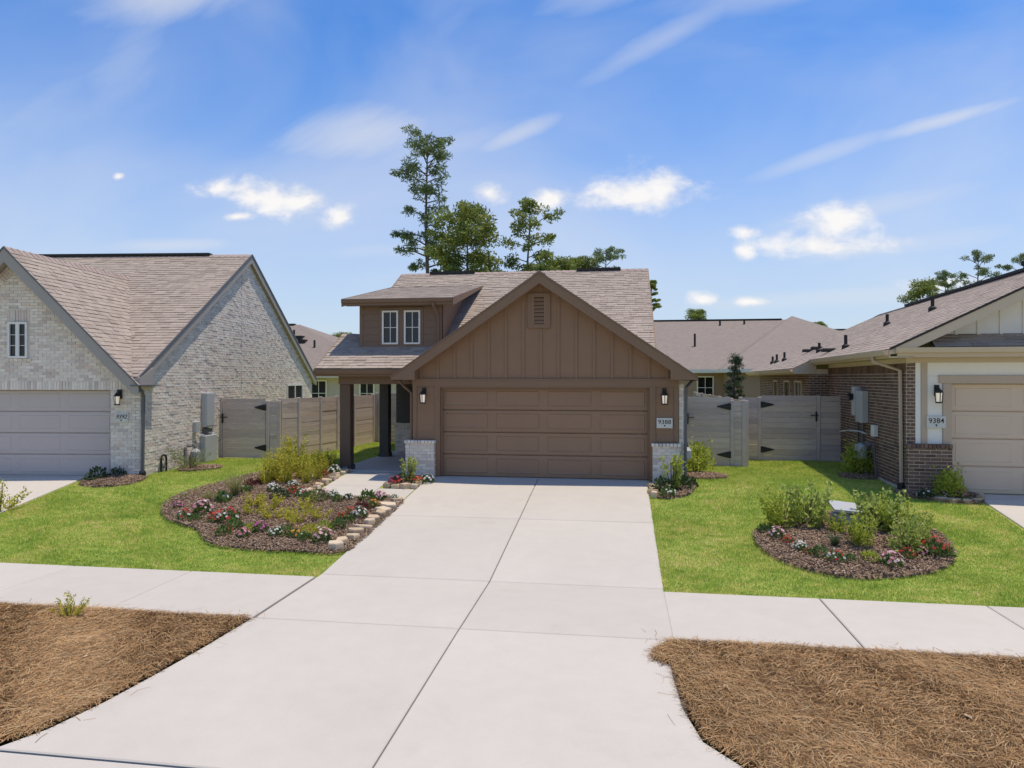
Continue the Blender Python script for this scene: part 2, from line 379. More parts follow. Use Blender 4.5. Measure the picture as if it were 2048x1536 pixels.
def make_mesh(name, v, f, r=None):
    me = bpy.data.meshes.new(name); me.from_pydata(v, [], f)
    if r is not None and any(r):
        at = me.attributes.new('rnd', 'FLOAT', 'FACE'); at.data.foreach_set('value', r)
    me.update(); return me
def fast_mesh(name, verts, tris, rnd):
    """numpy triangles/quads -> mesh"""
    me = bpy.data.meshes.new(name); nv = len(verts); nf, k = tris.shape
    me.vertices.add(nv); me.vertices.foreach_set('co', verts.astype(np.float32).ravel())
    me.loops.add(nf * k); me.loops.foreach_set('vertex_index', tris.astype(np.int32).ravel())
    me.polygons.add(nf); me.polygons.foreach_set('loop_start', np.arange(0, nf * k, k, dtype=np.int32))
    at = me.attributes.new('rnd', 'FLOAT', 'FACE'); at.data.foreach_set('value', rnd.astype(np.float32))
    me.update(calc_edges=True); return me

class Thing:
    """an Empty at the thing's base; shapes are given in its own frame (turned by rot about the street's origin)"""
    def __init__(self, name, label, cat, anchor=(0, 0, 0), rot=0.0, group=None, kind=None):
        self.a = Vector(anchor); self.rot = rot
        o = bpy.data.objects.new(name, None); COL.objects.link(o); self.root = o
        o.empty_display_size = 0.2
        o.location = Matrix.Rotation(rot, 4, 'Z') @ self.a; o.rotation_euler = (0, 0, rot)
        if label: o['label'] = label
        if cat: o['category'] = cat
        if group: o['group'] = group
        if kind: o['kind'] = kind
        self.pool = {}
    def part(self, name, mb, mat, parent=None, smooth=False):
        me = make_mesh(name, [(p[0] - self.a.x, p[1] - self.a.y, p[2] - self.a.z) for p in mb.v], mb.f, mb.r)
        if smooth: me.polygons.foreach_set('use_smooth', [True] * len(me.polygons))
        o = bpy.data.objects.new(name, me); COL.objects.link(o); o.parent = parent or self.root
        me.materials.append(M[mat] if isinstance(mat, str) else mat); return o
    def piece(self, name, me, mat4, parent=None):
        o = bpy.data.objects.new(name, me); COL.objects.link(o); o.parent = parent or self.root
        o.matrix_basis = Matrix.Translation(-self.a) @ mat4; return o
def solo(name, mb, mat, label=None, cat=None, base=(0, 0, 0), group=None, kind=None, smooth=False):
    """a thing (or piece of the setting) that is one mesh"""
    b = Vector(base); me = make_mesh(name, [tuple(Vector(p) - b) for p in mb.v], mb.f, mb.r)
    if smooth: me.polygons.foreach_set('use_smooth', [True] * len(me.polygons))
    me.materials.append(M[mat]); o = bpy.data.objects.new(name, me); COL.objects.link(o); o.location = b
    for k, v in (('label', label), ('category', cat), ('group', group), ('kind', kind)):
        if v: o[k] = v
    return o

# ---- laying bricks, shingles, boards: convex regions are filled with separate pieces
def clip_half(poly, nx, ny, c):
    out = []
    for i in range(len(poly)):
        p, q = poly[i], poly[(i + 1) % len(poly)]; dp = nx * p[0] + ny * p[1] - c; dq = nx * q[0] + ny * q[1] - c
        if dp <= 1e-9: out.append(p)
        if (dp < -1e-9 and dq > 1e-9) or (dp > 1e-9 and dq < -1e-9):
            t = dp / (dp - dq); out.append((p[0] + t * (q[0] - p[0]), p[1] + t * (q[1] - p[1])))
    return out
def area(poly): return 0.5 * sum(poly[i][0] * poly[(i + 1) % len(poly)][1] - poly[(i + 1) % len(poly)][0] * poly[i][1] for i in range(len(poly)))
def ccw(poly): return poly if area(poly) > 0 else poly[::-1]
def clip_convex(poly, reg):
    for i in range(len(reg)):
        p, q = reg[i], reg[(i + 1) % len(reg)]; nx, ny = q[1] - p[1], -(q[0] - p[0])
        poly = clip_half(poly, nx, ny, nx * p[0] + ny * p[1])
        if len(poly) < 3: return []
    return poly
def inside(pt, reg):
    return all((reg[(i + 1) % len(reg)][0] - reg[i][0]) * (pt[1] - reg[i][1]) - (reg[(i + 1) % len(reg)][1] - reg[i][1]) * (pt[0] - reg[i][0]) >= -1e-9 for i in range(len(reg)))
def tile(reg, w, h, gap, holes=(), widths=None, stagger=0.5, minarea=0.0006):
    reg = ccw(reg); us = [p[0] for p in reg]; vs = [p[1] for p in reg]
    rects, polys = [], []; row = 0; v = min(vs)
    while v < max(vs) - 0.004:
        u = min(us) - (w * stagger if row % 2 else 0) - (random.random() * w if widths else 0)
        while u < max(us):
            ww = random.choice(widths) if widths else w
            q = (u + gap / 2, u + ww - gap / 2, v + gap / 2, v + h - gap / 2); u += ww
            c4 = [(q[0], q[2]), (q[1], q[2]), (q[1], q[3]), (q[0], q[3])]
            hit = [hh for hh in holes if q[0] < hh[1] and q[1] > hh[0] and q[2] < hh[3] and q[3] > hh[2]]
            if not hit and all(inside(p, reg) for p in c4): rects.append(q); continue
            ps = [clip_convex(c4, reg)]
            for hh in hit:
                nw = []
                for p in ps:
                    if len(p) < 3: continue
                    nw.append(clip_half(p, 1, 0, hh[0])); nw.append(clip_half(p, -1, 0, -hh[1]))
                    mid = clip_half(clip_half(p, 1, 0, hh[1]), -1, 0, -hh[0]) if len(p) > 2 else []
                    if len(mid) > 2: nw.append(clip_half(mid, 0, 1, hh[2])); nw.append(clip_half(mid, 0, -1, -hh[3]))
                ps = nw
            polys += [p for p in ps if len(p) > 2 and area(p) > minarea]
        v += h; row += 1
    return rects, polys
def unit_piece(name, mat, top=1.0):
    b = 0.06
    v = [(0, 0, 0), (1, 0, 0), (1, 1, 0), (0, 1, 0), (0, 0, 1), (1, 0, 1), (1, 1, top), (0, 1, top)]
    me = make_mesh(name, v, [(4, 5, 6, 7), (0, 1, 5, 4), (1, 2, 6, 5), (2, 3, 7, 6), (3, 0, 4, 7)]); me.materials.append(M[mat]); return me
class Plane:
    def __init__(self, O, U, V):
        self.O = Vector(O); self.U = Vector(U).normalized(); self.V = Vector(V).normalized(); self.N = self.U.cross(self.V).normalized()
    def at(self, u, v, n=0.0): return self.O + self.U * u + self.V * v + self.N * n
def lay(T, kind, plane, reg, w, h, gap, th, mat, holes=(), widths=None, stagger=0.5, top=1.0, parent=None, jit=0.0, lift=0.0):
    rects, polys = tile(reg, w, h, gap, holes, widths, stagger)
    T.pool.setdefault((kind, mat, top), []).append((plane, rects, polys, th, parent, jit, lift))
def settle(T, limit=300):
    """the pieces that show largest become parts of their own, the rest one joined part"""
    kinds = {}
    for key in T.pool: kinds.setdefault(key[0], []).append(key)
    for kind, keys in kinds.items():
        cand = []
        for key in keys:
            for (pl, rects, polys, th, par, jit, lift) in T.pool[key]:
                for q in rects:
                    c = pl.at((q[0] + q[1]) / 2, (q[2] + q[3]) / 2); d = (c - CAMV)
                    size = (q[1] - q[0]) * (q[3] - q[2]) * -d.normalized().dot(pl.N) / d.length_squared
                    cand.append((-size, len(cand), key, pl, q, th, par, jit, lift))
        cand.sort(key=lambda s: s[:2])
        unit = {k: unit_piece(k[0], k[1], k[2]) for k in keys}
        rest = {k: MB() for k in keys}
        def solidify(mb, pl, poly, th, jit, lift, top, vlo, vhi):
            th = th * (1 + jit * (random.random() - .5) * 2); n = len(poly)
            hgt = [th * (1 - (1 - top) * (p[1] - vlo) / max(1e-6, vhi - vlo)) for p in poly]
            vs = [pl.at(p[0], p[1], lift) for p in poly] + [pl.at(p[0], p[1], lift + hh) for p, hh in zip(poly, hgt)]
            mb.add(vs, [tuple(range(n, 2 * n))] + [(i, (i + 1) % n, n + (i + 1) % n, n + i) for i in range(n)], random.random() * .98 + .01)
        for i, (s, _, key, pl, q, th, par, jit, lift) in enumerate(cand):
            if i < limit:
                t = th * (1 + jit * (random.random() - .5) * 2)
                O = pl.at(q[0], q[2], lift); m4 = Matrix.Identity(4)
                m4.col[0][:3] = pl.U * (q[1] - q[0]); m4.col[1][:3] = pl.V * (q[3] - q[2]); m4.col[2][:3] = pl.N * t; m4.col[3][:3] = O
                T.piece(kind, unit[key], m4, par)
            else: solidify(rest[key], pl, [(q[0], q[2]), (q[1], q[2]), (q[1], q[3]), (q[0], q[3])], th, jit, lift, key[2], q[2], q[3])
        for key in keys:
            for (pl, rects, polys, th, par, jit, lift) in T.pool[key]:
                for p in polys: solidify(rest[key], pl, p, th, jit, lift, key[2], min(a[1] for a in p), max(a[1] for a in p))
            if rest[key].v:
                o = T.part(kind + '_field', rest[key], key[1]); o['kind'] = 'stuff'
    T.pool = {}
SHW = [.16, .2, .24, .30, .34]
def shingles(T, plane, reg, holes=(), parent=None, th=.015):
    lay(T, 'shingle', plane, reg, .3, .145, .005, th, 'shingle', holes, SHW, 0, .45, parent, .35)
def bricks(T, plane, reg, mat, holes=(), parent=None, w=.203, h=.0715):
    lay(T, 'brick', plane, reg, w, h, .0105 if mat == 'cream_brick' else .0135, .012, mat, holes, None, .5, 1.0, parent, .5)

def ridge_caps(T, p0, p1, slope, parent, mat='ridge_cap'):
    """folded cap shingles along a ridge"""
    p0, p1 = Vector(p0), Vector(p1); n = max(1, int((p1 - p0).length / .2)); d = (p1 - p0).normalized(); s = d.cross(Vector((0, 0, 1))).normalized(); mb = MB()
    for i in range(n):
        a = p0 + (p1 - p0) * i / n; b = p0 + (p1 - p0) * (i + 1.05) / n; w = .15; dz = Vector((0, 0, -w * slope)); up = Vector((0, 0, .035)); up2 = Vector((0, 0, .018))
        vs = [a - s * w + dz + up, a + up, a + s * w + dz + up, b - s * w + dz + up2, b + up2, b + s * w + dz + up2]
        vs += [v - Vector((0, 0, .05)) for v in vs]
        mb.add(vs, [(0, 1, 4, 3), (1, 2, 5, 4), (0, 3, 9, 6), (2, 8, 11, 5), (0, 6, 7, 1), (1, 7, 8, 2), (3, 4, 10, 9), (4, 5, 11, 10)], random.random())
    return T.part('ridge_cap', mb, mat, parent)

def garage_door(T, x0, x1, y, z0, z1, mat, rows=4, cols=4, relief=.012):
    mb = MB(); mb.box(x0, x1, y + .03, y + .06, z0, z1); d = T.part('garage_door', mb, mat)
    hh = (z1 - z0) / rows; ww = (x1 - x0) / cols
    for r in range(rows):
        s = MB(); za, zb = z0 + r * hh + .004, z0 + (r + 1) * hh - .004; e = .012
        s.add([(x0, y + .03, za), (x1, y + .03, za), (x1, y + .03, zb), (x0, y + .03, zb), (x0 , y, za + e), (x1, y, za + e), (x1, y, zb - e), (x0, y, zb - e)], [(0, 1, 5, 4), (4, 5, 6, 7), (7, 6, 2, 3), (0, 4, 7, 3), (1, 2, 6, 5)], random.random())
        sec = T.part('door_section', s, mat, d)
        for c in range(cols):
            a, b = x0 + c * ww + .10, x0 + (c + 1) * ww - .10; p = MB(); q0, q1 = za + .085, zb - .085; k = .028; rel = relief
            # a groove frame round a raised field
            ring = [(0, -.001), (.012, -rel * .55), (.024, -.001)]
            vs = []
            for (o, dy) in ((0, 0), (.010, -rel), (.040, -rel * .35), (.052, -rel * .35)):
                vs += [(a + o, y + dy, q0 + o), (b - o, y + dy, q0 + o), (b - o, y + dy, q1 - o), (a + o, y + dy, q1 - o)]
            fs = []
            for L in range(3):
                for i in range(4): j = (i + 1) % 4; fs.append((L * 4 + i, L * 4 + j, L * 4 + 4 + j, L * 4 + 4 + i))
            fs.append((12, 13, 14, 15)); p.add(vs, fs, random.random()); T.part('door_panel', p, mat, d)
    return d

def window(T, x0, x1, y, z0, z1, frame_mat, cols=2, rows=2, fr=.045, mull=None, parent=None, axis='y', glass='glass', mun=.012):
    """axis 'y': faces -y at depth y; axis '+x': faces +x at x=y; axis '-x': faces -x"""
    def B(mb, a0, a1, d0, d1, c0, c1):
        if axis == 'y': mb.box(a0, a1, y + d0, y + d1, c0, c1)
        elif axis == '+x': mb.box(y - d1, y - d0, a0, a1, c0, c1)
        else: mb.box(y + d0, y + d1, a0, a1, c0, c1)
        return mb
    f = MB()
    B(f, x0, x0 + fr, -.03, .05, z0, z1); B(f, x1 - fr, x1, -.03, .05, z0, z1); B(f, x0 + fr, x1 - fr, -.03, .05, z1 - fr, z1); B(f, x0 + fr, x1 - fr, -.03, .05, z0, z0 + fr)
    if mull: B(f, (x0 + x1) / 2 - mull / 2, (x0 + x1) / 2 + mull / 2, -.028, .05, z0 + fr, z1 - fr)
    w = T.part('window', f, frame_mat, parent)
    halves = [(x0 + fr, x1 - fr)] if not mull else [(x0 + fr, (x0 + x1) / 2 - mull / 2), ((x0 + x1) / 2 + mull / 2, x1 - fr)]
    for (a, b) in halves:
        for c in range(cols):
            for r in range(rows):
                pa = a + (b - a) * c / cols + mun / 2 * (c > 0); pb = a + (b - a) * (c + 1) / cols - mun / 2 * (c < cols - 1)
                pz0 = z0 + fr + (z1 - z0 - 2 * fr) * r / rows + mun / 2 * (r > 0); pz1 = z0 + fr + (z1 - z0 - 2 * fr) * (r + 1) / rows - mun / 2 * (r < rows - 1)
                T.part('pane', B(MB(), pa, pb, .012, .02, pz0, pz1), glass, w)
        g = MB()
        for c in range(1, cols): X = a + (b - a) * c / cols; B(g, X - mun / 2, X + mun / 2, -.002, .025, z0 + fr, z1 - fr)
        for r in range(1, rows): Z = z0 + fr + (z1 - z0 - 2 * fr) * r / rows; B(g, a, b, -.004, .027, Z - mun / 2, Z + mun / 2)
        if g.v: T.part('muntin', g, frame_mat, w)
    return w

def lantern(x, y, z, label, rot=0.0, mat='black_iron', s=1.0):
    """carriage lantern on a wall facing the street; z is its middle"""
    T = Thing('wall_lantern', label, 'lantern', (x, y, z - .2 * s), rot, 'wall lanterns beside garage doors')
    b = MB(); b.box(x - .045 * s, x + .045 * s, y - .02, y + .005, z - .02 * s, z + .20 * s); T.part('back_plate', b, mat)
    b = MB(); b.tube([(x, y - .02, z + .10 * s), (x, y - .07 * s, z + .17 * s), (x, y - .12 * s, z + .19 * s), (x, y - .13 * s, z + .13 * s)], .012 * s, 6); T.part('arm', b, mat)
    cy = y - .13 * s
    b = MB(); b.lathe(x, cy, [(.085 * s, z + .045 * s), (.07 * s, z + .075 * s), (.035 * s, z + .115 * s), (.012 * s, z + .14 * s)], 4); T.part('cap', b, mat)
    b = MB()
    for k in range(4): t = math.pi / 2 * k; b.tube([(x + .058 * s * math.cos(t), cy + .058 * s * math.sin(t), z - .14 * s), (x + .075 * s * math.cos(t), cy + .075 * s * math.sin(t), z + .045 * s)], .009 * s, 4)
    b.lathe(x, cy, [(.065 * s, z - .165 * s), (.065 * s, z - .14 * s)], 8); T.part('cage', b, mat)
    b = MB(); b.lathe(x, cy, [(.045 * s, z - .135 * s), (.058 * s, z + .04 * s)], 8); T.part('glass_shade', b, 'lamp_glass')
    return T

def text_mesh(body, size, bold=0.0, shear=0.0):
    cu = bpy.data.curves.new('digits', 'FONT'); cu.body = body; cu.size = size; cu.align_x = 'CENTER'; cu.align_y = 'CENTER'; cu.offset = bold; cu.extrude = .002; cu.shear = shear; cu.resolution_u = 3
    o = bpy.data.objects.new('tmp', cu); COL.objects.link(o); bpy.context.view_layer.update()
    me = bpy.data.meshes.new_from_object(o.evaluated_get(bpy.context.evaluated_depsgraph_get()))
    bpy.data.objects.remove(o); bpy.data.curves.remove(cu); return me
def plaque(x0, x1, y, z0, z1, digits, label, rot=0.0, shear=0.0, mat='plaque'):
    T = Thing('address_plaque', label, 'plaque', ((x0 + x1) / 2, y, z0), rot, 'address plaques')
    b = MB(); b.box(x0, x1, y - .03, y, z0, z1); b.box(x0 + .012, x1 - .012, y - .034, y - .03, z0 + .012, z1 - .012); T.part('stone_tablet', b, mat)
    w = x1 - x0; h = z1 - z0
    me = text_mesh(digits, h * .60, .0004, shear); me.materials.append(M['ink']); o = bpy.data.objects.new('house_number', me); COL.objects.link(o); o.parent = T.root
    k = w * .80 / max(.01, me.vertices and (max(v.co.x for v in me.vertices) - min(v.co.x for v in me.vertices)))
    o.matrix_basis = Matrix.Translation((0, -.0365, h * .60)) @ Matrix.Rotation(R(90), 4, 'X') @ Matrix.Diagonal((k, 1, 1, 1))
    b = MB(); cx = (x0 + x1) / 2; zc = z0 + h * .2; y2 = y - .0365
    b.prism([(cx - .022, zc + .026), (cx + .022, zc + .026), (cx, zc - .018)], 'y', y2 - .002, y2); T.part('emblem', b, 'ink')
    return T

# ------------------------------------------------------------------ the setting
RISE_X, RISE_Y = [-14, -11, -7.2, 1.6, 5.6, 9], [14.75, 15.0, 16.2, 16.2, 15.35, 15.2]      # where the rise of each lot ends
def gzv(y, x=-2.0):
    """height of the lots: level sidewalk, then a rise of about ten percent up to the garages"""
    y = np.asarray(y, float); ye = np.interp(x, RISE_X, RISE_Y)
    return np.where(y < 8.0, -.62 - .012 * (8.0 - y), np.where(y < 10.1, -.62, np.minimum(0.0, -.62 + .62 * (y - 10.1) / (ye - 10.1))))
def gz(y, x=-2.0): return float(gzv(y, x))
LROT, RROT = R(5.99), R(-3.51)
def frame_pt(x, y, rot): return (x * math.cos(rot) - y * math.sin(rot), x * math.sin(rot) + y * math.cos(rot))

def strip_sheet(name, xs, ys, zf, mat, kind='structure'):
    v = [(x, y, zf(y, x)) for y in ys for x in xs]; n = len(xs)
    f = [(j * n + i, j * n + i + 1, (j + 1) * n + i + 1, (j + 1) * n + i) for j in range(len(ys) - 1) for i in range(n - 1)]
    mb = MB(); mb.add(v, f); return solo(name, mb, mat, kind=kind)
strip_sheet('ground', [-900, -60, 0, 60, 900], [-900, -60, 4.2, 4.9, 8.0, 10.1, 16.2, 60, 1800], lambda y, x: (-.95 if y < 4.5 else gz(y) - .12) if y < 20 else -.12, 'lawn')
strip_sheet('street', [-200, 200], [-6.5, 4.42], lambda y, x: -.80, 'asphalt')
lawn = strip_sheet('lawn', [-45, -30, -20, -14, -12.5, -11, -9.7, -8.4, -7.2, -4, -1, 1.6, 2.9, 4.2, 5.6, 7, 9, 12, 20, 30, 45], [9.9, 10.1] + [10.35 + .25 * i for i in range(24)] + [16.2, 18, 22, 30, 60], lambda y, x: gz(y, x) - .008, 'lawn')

# gutter and kerb of the street
T = Thing('gutter', None, None, (0, 4.7, -.8), kind='structure')
for i in range(-12, 12):
    b = MB(); b.add([(i * 3 + .006, 4.42, -.735), (i * 3 + 2.994, 4.42, -.735), (i * 3 + 2.994, 4.965, -.648), (i * 3 + .006, 4.965, -.648), (i * 3 + .006, 4.42, -.95), (i * 3 + 2.994, 4.42, -.95), (i * 3 + 2.994, 4.955, -.95), (i * 3 + .006, 4.955, -.95)],
                    [(0, 1, 2, 3), (0, 4, 5, 1), (1, 5, 6, 2), (2, 6, 7, 3), (3, 7, 4, 0)], random.random()); T.part('slab', b, 'concrete')
T = Thing('kerb', None, None, (0, 4.98, -.8), kind='structure')
for (a, b_) in [(-36, -5.05), (1.95, 40)]:
    n = int((b_ - a) / 3)
    for i in range(n):
        x0 = a + (b_ - a) * i / n + .005; x1 = a + (b_ - a) * (i + 1) / n - .005
        b = MB(); b.box(x0, x1, 4.96, 5.09, -.95, -.645, random.random(), .02); T.part('kerb_stone', b, 'concrete')

def slab_poly(T, pts, name='slab', th=.1, top=.02, mat='concrete', zf=None, gap=.007):
    """one concrete slab with eased edges; pts is its outline on the ground, cut at the rises"""
    zf = zf or gz; cx = sum(p[0] for p in pts) / len(pts); cy = sum(p[1] for p in pts) / len(pts); mb = MB()
    def inset(p, d):
        v = Vector((cx - p[0], cy - p[1])); 
        return (p[0] + d * (1 if v.x > 0 else -1), p[1] + d * (1 if v.y > 0 else -1))
    jz = random.uniform(-.0015, .0015); rot = getattr(T, 'rot', 0)
    def Z(p):
        w_ = frame_pt(p[0], p[1], rot); return zf(w_[1], w_[0]) + top + jz
    o = [inset(p, gap) for p in pts]; i2 = [inset(p, gap + .012) for p in pts]; n = len(pts)
    vs = [(p[0], p[1], Z(p) - th) for p in o] + [(p[0], p[1], Z(p) - .010) for p in o] + [(p[0], p[1], Z(p)) for p in i2]
    fs = [tuple(range(2 * n, 3 * n))]
    for k in range(n):
        j = (k + 1) % n; fs += [(k, j, n + j, n + k), (n + k, n + j, 2 * n + j, 2 * n + k)]
    mb.add(vs, fs, random.random()); return T.part(name, mb, mat)

def base_sheet(T, x0, x1, ys, top, mat='concrete_joint'):
    v = [(x, y, gz(frame_pt(x, y, T.rot)[1], frame_pt(x, y, T.rot)[0]) + top) for y in ys for x in (x0, x1)]
    mb = MB(); mb.add(v, [(2 * i, 2 * i + 1, 2 * i + 3, 2 * i + 2) for i in range(len(ys) - 1)]); return T.part('joint_bed', mb, mat)

T = Thing('driveway', None, None, (-1.9, 10.0, gz(10)), kind='structure')
XL, XR, XC = -4.42, .60, -1.86
base_sheet(T, XL + .01, XR - .01, [5.05, 8.0, 10.1, 16.2, 16.4], -.003)
for (y0, y1) in [(13.10, 16.22), (10.06, 13.10), (8.10, 10.06)]:
    for (a, b_) in [(XL, XC), (XC, XR)]: slab_poly(T, [(a, y0), (b_, y0), (b_, y1), (a, y1)])
slab_poly(T, [(-4.95, 4.98), (XC, 4.98), (XC, 8.10), (XL - .03, 8.10), (-4.50, 7.2), (-4.57, 6.5), (-4.66, 5.8), (-4.78, 5.3)])
slab_poly(T, [(XC, 4.98), (1.85, 4.98), (1.45, 5.2), (.95, 5.55), (.68, 5.9), (.56, 6.5), (.52, 7.2), (XR - .06, 8.10), (XC, 8.10)])
# garage apron threshold
b = MB(); b.box(-4.20, .66, 16.16, 16.5, -.1, .012); T.part('threshold', b, 'concrete')

T = Thing('sidewalk', None, None, (0, 9, gz(9)), kind='structure')
xs = [-4.45]
while xs[-1] > -26: xs.append(xs[-1] - 1.98)
for a, b_ in zip(xs[1:], xs[:-1]): slab_poly(T, [(a, 8.10), (b_, 8.10), (b_, 9.93), (a, 9.93)])
xs = [.58]
while xs[-1] < 26: xs.append(xs[-1] + 2.04)
for a, b_ in zip(xs[:-1], xs[1:]): slab_poly(T, [(a, 8.12), (b_, 8.12), (b_, 9.95), (a, 9.95)])
base_sheet(T, -26, XL, [8.12, 9.91], -.003); base_sheet(T, XR, 26, [8.14, 9.93], -.003)

T = Thing('front_walk', None, None, (-5.9, 15.5, gz(15.5)), kind='structure')
for q in [[(-6.55, 16.2), (-5.27, 16.2), (-5.27, 16.87), (-6.55, 16.87)], [(-6.55, 15.25), (-5.27, 15.25), (-5.27, 16.2), (-6.55, 16.2)], [(-6.55, 14.18), (-5.27, 14.18), (-5.27, 15.25), (-6.55, 15.25)], [(-5.27, 14.22), (-4.44, 14.22), (-4.44, 15.05), (-5.27, 15.05)]]: slab_poly(T, q, top=.014)
base_sheet(T, -6.54, -5.28, [14.2, 16.2, 16.9], -.006)
b = MB(); b.box(-7.08, -4.86, 16.875, 21.6, -.2, .03, 0, .012); T.part('porch_slab', b, 'concrete')

T = Thing('driveway', None, None, (*frame_pt(8.5, 13, 0), gz(13)), RROT, kind='structure')
for (y0, y1) in [(15.3, 15.8), (13.0, 15.3), (10.45, 13.0)]:
    for (a, b_) in [(5.98, 8.45), (8.45, 10.9)]: slab_poly(T, [(a, y0), (b_, y0), (b_, y1), (a, y1)])
T = Thing('driveway', None, None, (-13, 13, gz(13)), LROT, kind='structure')
for (y0, y1) in [(16.0, 16.4), (13.5, 16.0), (11.0, 13.5)]:
    for (a, b_) in [(-13.1, -10.72), (-15.5, -13.1)]: slab_poly(T, [(a, y0), (b_, y0), (b_, y1), (a, y1)])

# beds of mulch and pine straw
LEFT_BED = [(-8.6, 12.42), (-9.0, 12.95), (-9.25, 13.65), (-9.15, 14.44), (-8.80, 15.2), (-8.62, 16.1), (-8.6, 17.2), (-7.9, 17.65), (-7.05, 17.6), (-6.70, 16.9), (-6.66, 15.3), (-6.62, 14.30), (-5.58, 14.12), (-4.44, 14.3), (-4.43, 13.2), (-4.43, 12.4), (-4.43, 11.6), (-4.48, 10.93), (-5.2, 11.0), (-5.8, 10.97), (-6.55, 11.05), (-7.12, 11.30), (-7.5, 11.88), (-8.1, 12.12)]
RIGHT_BED = [(2.22, 12.55), (2.55, 13.0), (3.2, 13.65), (4.2, 14.05), (5.0, 13.8), (5.32, 12.9), (5.08, 11.75), (4.6, 11.13), (3.85, 10.86), (3.2, 10.74), (2.62, 11.1), (2.28, 11.65)]
PIER_L_BED = [(-5.22, 15.12), (-4.5, 15.12), (-4.42, 15.9), (-4.4, 16.12), (-5.1, 16.12), (-5.24, 15.6)]
PIER_R_BED = [(.68, 14.75), (1.15, 14.85), (1.55, 15.3), (1.62, 16.1), (1.4, 16.15), (.68, 16.12)]
BUSH_M_BED = [(1.45, 16.9), (2.0, 16.75), (2.5, 17.0), (2.5, 17.5), (2.1, 17.9), (1.45, 17.9)]
BUSH_R_BED = [(5.15, 17.4), (5.7, 17.2), (6.0, 17.5), (5.95, 18.3), (5.4, 18.3), (5.1, 17.9)]
PIER_N_BED = [(5.45, 15.3), (5.9, 14.85), (6.5, 14.6), (6.95, 14.8), (6.98, 15.3), (6.7, 15.8), (5.75, 16.0)]
DRIVE_L_BED = [(-12.15, 14.35), (-11.5, 14.15), (-10.8, 14.45), (-10.9, 15.2), (-11.4, 15.35), (-12.2, 15.1)]
BUSH_L_BED = [(-11.15, 16.5), (-10.8, 16.2), (-10.25, 16.5), (-10.15, 17.1), (-10.6, 17.5), (-11.2, 17.5)]
STRAW_L = [(-4.47, 8.07), (-4.54, 7.2), (-4.61, 6.5), (-4.70, 5.8), (-4.82, 5.3), (-5.0, 5.09), (-14, 5.09), (-14, 8.07)]
STRAW_R = [(.56, 8.09), (.34, 7.72), (.38, 7.55), (.55, 7.35), (.55, 7.0), (.60, 6.5), (.70, 5.95), (.98, 5.6), (1.5, 5.23), (1.95, 5.09), (12, 5.09), (12, 8.09)]
def smooth_outline(poly, it=2):
    for _ in range(it):
        q = []
        for i in range(len(poly)):
            a, b_ = poly[i], poly[(i + 1) % len(poly)]; q += [(a[0] * .75 + b_[0] * .25, a[1] * .75 + b_[1] * .25), (a[0] * .25 + b_[0] * .75, a[1] * .25 + b_[1] * .75)]
        poly = q
    return poly
def mound(name, poly, mat, h, center=None, it=2, edge=.012):
    p = smooth_outline(poly, it) if it else poly
    c = center or (sum(q[0] for q in p) / len(p), sum(q[1] for q in p) / len(p)); n = len(p); v = []; f = []
    rings = [1.0, .965, .85, .65, .4, .15]
    for k in rings:
        for q in p:
            x = c[0] + (q[0] - c[0]) * k; y = c[1] + (q[1] - c[1]) * k
            if k == 1.0: x += random.uniform(-.05, .05); y += random.uniform(-.05, .05)
            v.append((x, y, gz(y, x) + (-.02 if k == 1 else edge + h * (1 - k ** 3) + random.uniform(0, .012))))
    v.append((c[0], c[1], gz(c[1], c[0]) + edge + h)); last = len(v) - 1
    for r in range(len(rings) - 1):
        for i in range(n): j = (i + 1) % n; f.append((r * n + i, r * n + j, (r + 1) * n + j, (r + 1) * n + i))
    for i in range(n): f.append(((len(rings) - 1) * n + i, (len(rings) - 1) * n + (i + 1) % n, last))
    mb = MB(); mb.add(v, f); o = solo(name, mb, mat, kind='structure', smooth=True); return p, c
def in_poly(px, py, poly):
    c = np.zeros(px.shape, bool); n = len(poly)
    for i in range(n):
        (x1, y1), (x2, y2) = poly[i], poly[(i + 1) % n]
        if y1 == y2: continue
        c ^= ((y1 > py) != (y2 > py)) & (px < (x2 - x1) * (py - y1) / (y2 - y1) + x1)
    return c
def scatter(poly, density):
    xs = [p[0] for p in poly]; ys = [p[1] for p in poly]; A = (max(xs) - min(xs)) * (max(ys) - min(ys)); n = int(A * density)
    x = rng.uniform(min(xs), max(xs), n); y = rng.uniform(min(ys), max(ys), n); k = in_poly(x, y, poly); return x[k], y[k]
BEDS = [('flower_bed', LEFT_BED, .05, (-7.2, 13.2)), ('island_bed', RIGHT_BED, .09, None), ('flower_bed', PIER_L_BED, .06, None), ('flower_bed', PIER_R_BED, .05, None), ('flower_bed', BUSH_M_BED, .04, None),
        ('flower_bed', BUSH_R_BED, .04, None), ('flower_bed', PIER_N_BED, .05, None), ('flower_bed', DRIVE_L_BED, .05, None), ('flower_bed', BUSH_L_BED, .04, None)]
def bed_height(x, y, poly, c, h):
    d = np.hypot(x - c[0], y - c[1]); R_ = max(math.hypot(p[0] - c[0], p[1] - c[1]) for p in poly); return gzv(y, x) + .012 + h * np.clip(1 - (d / R_) ** 2, .1, 1)
chips_v, chips_f, chips_r = [], [], []; nv = 0
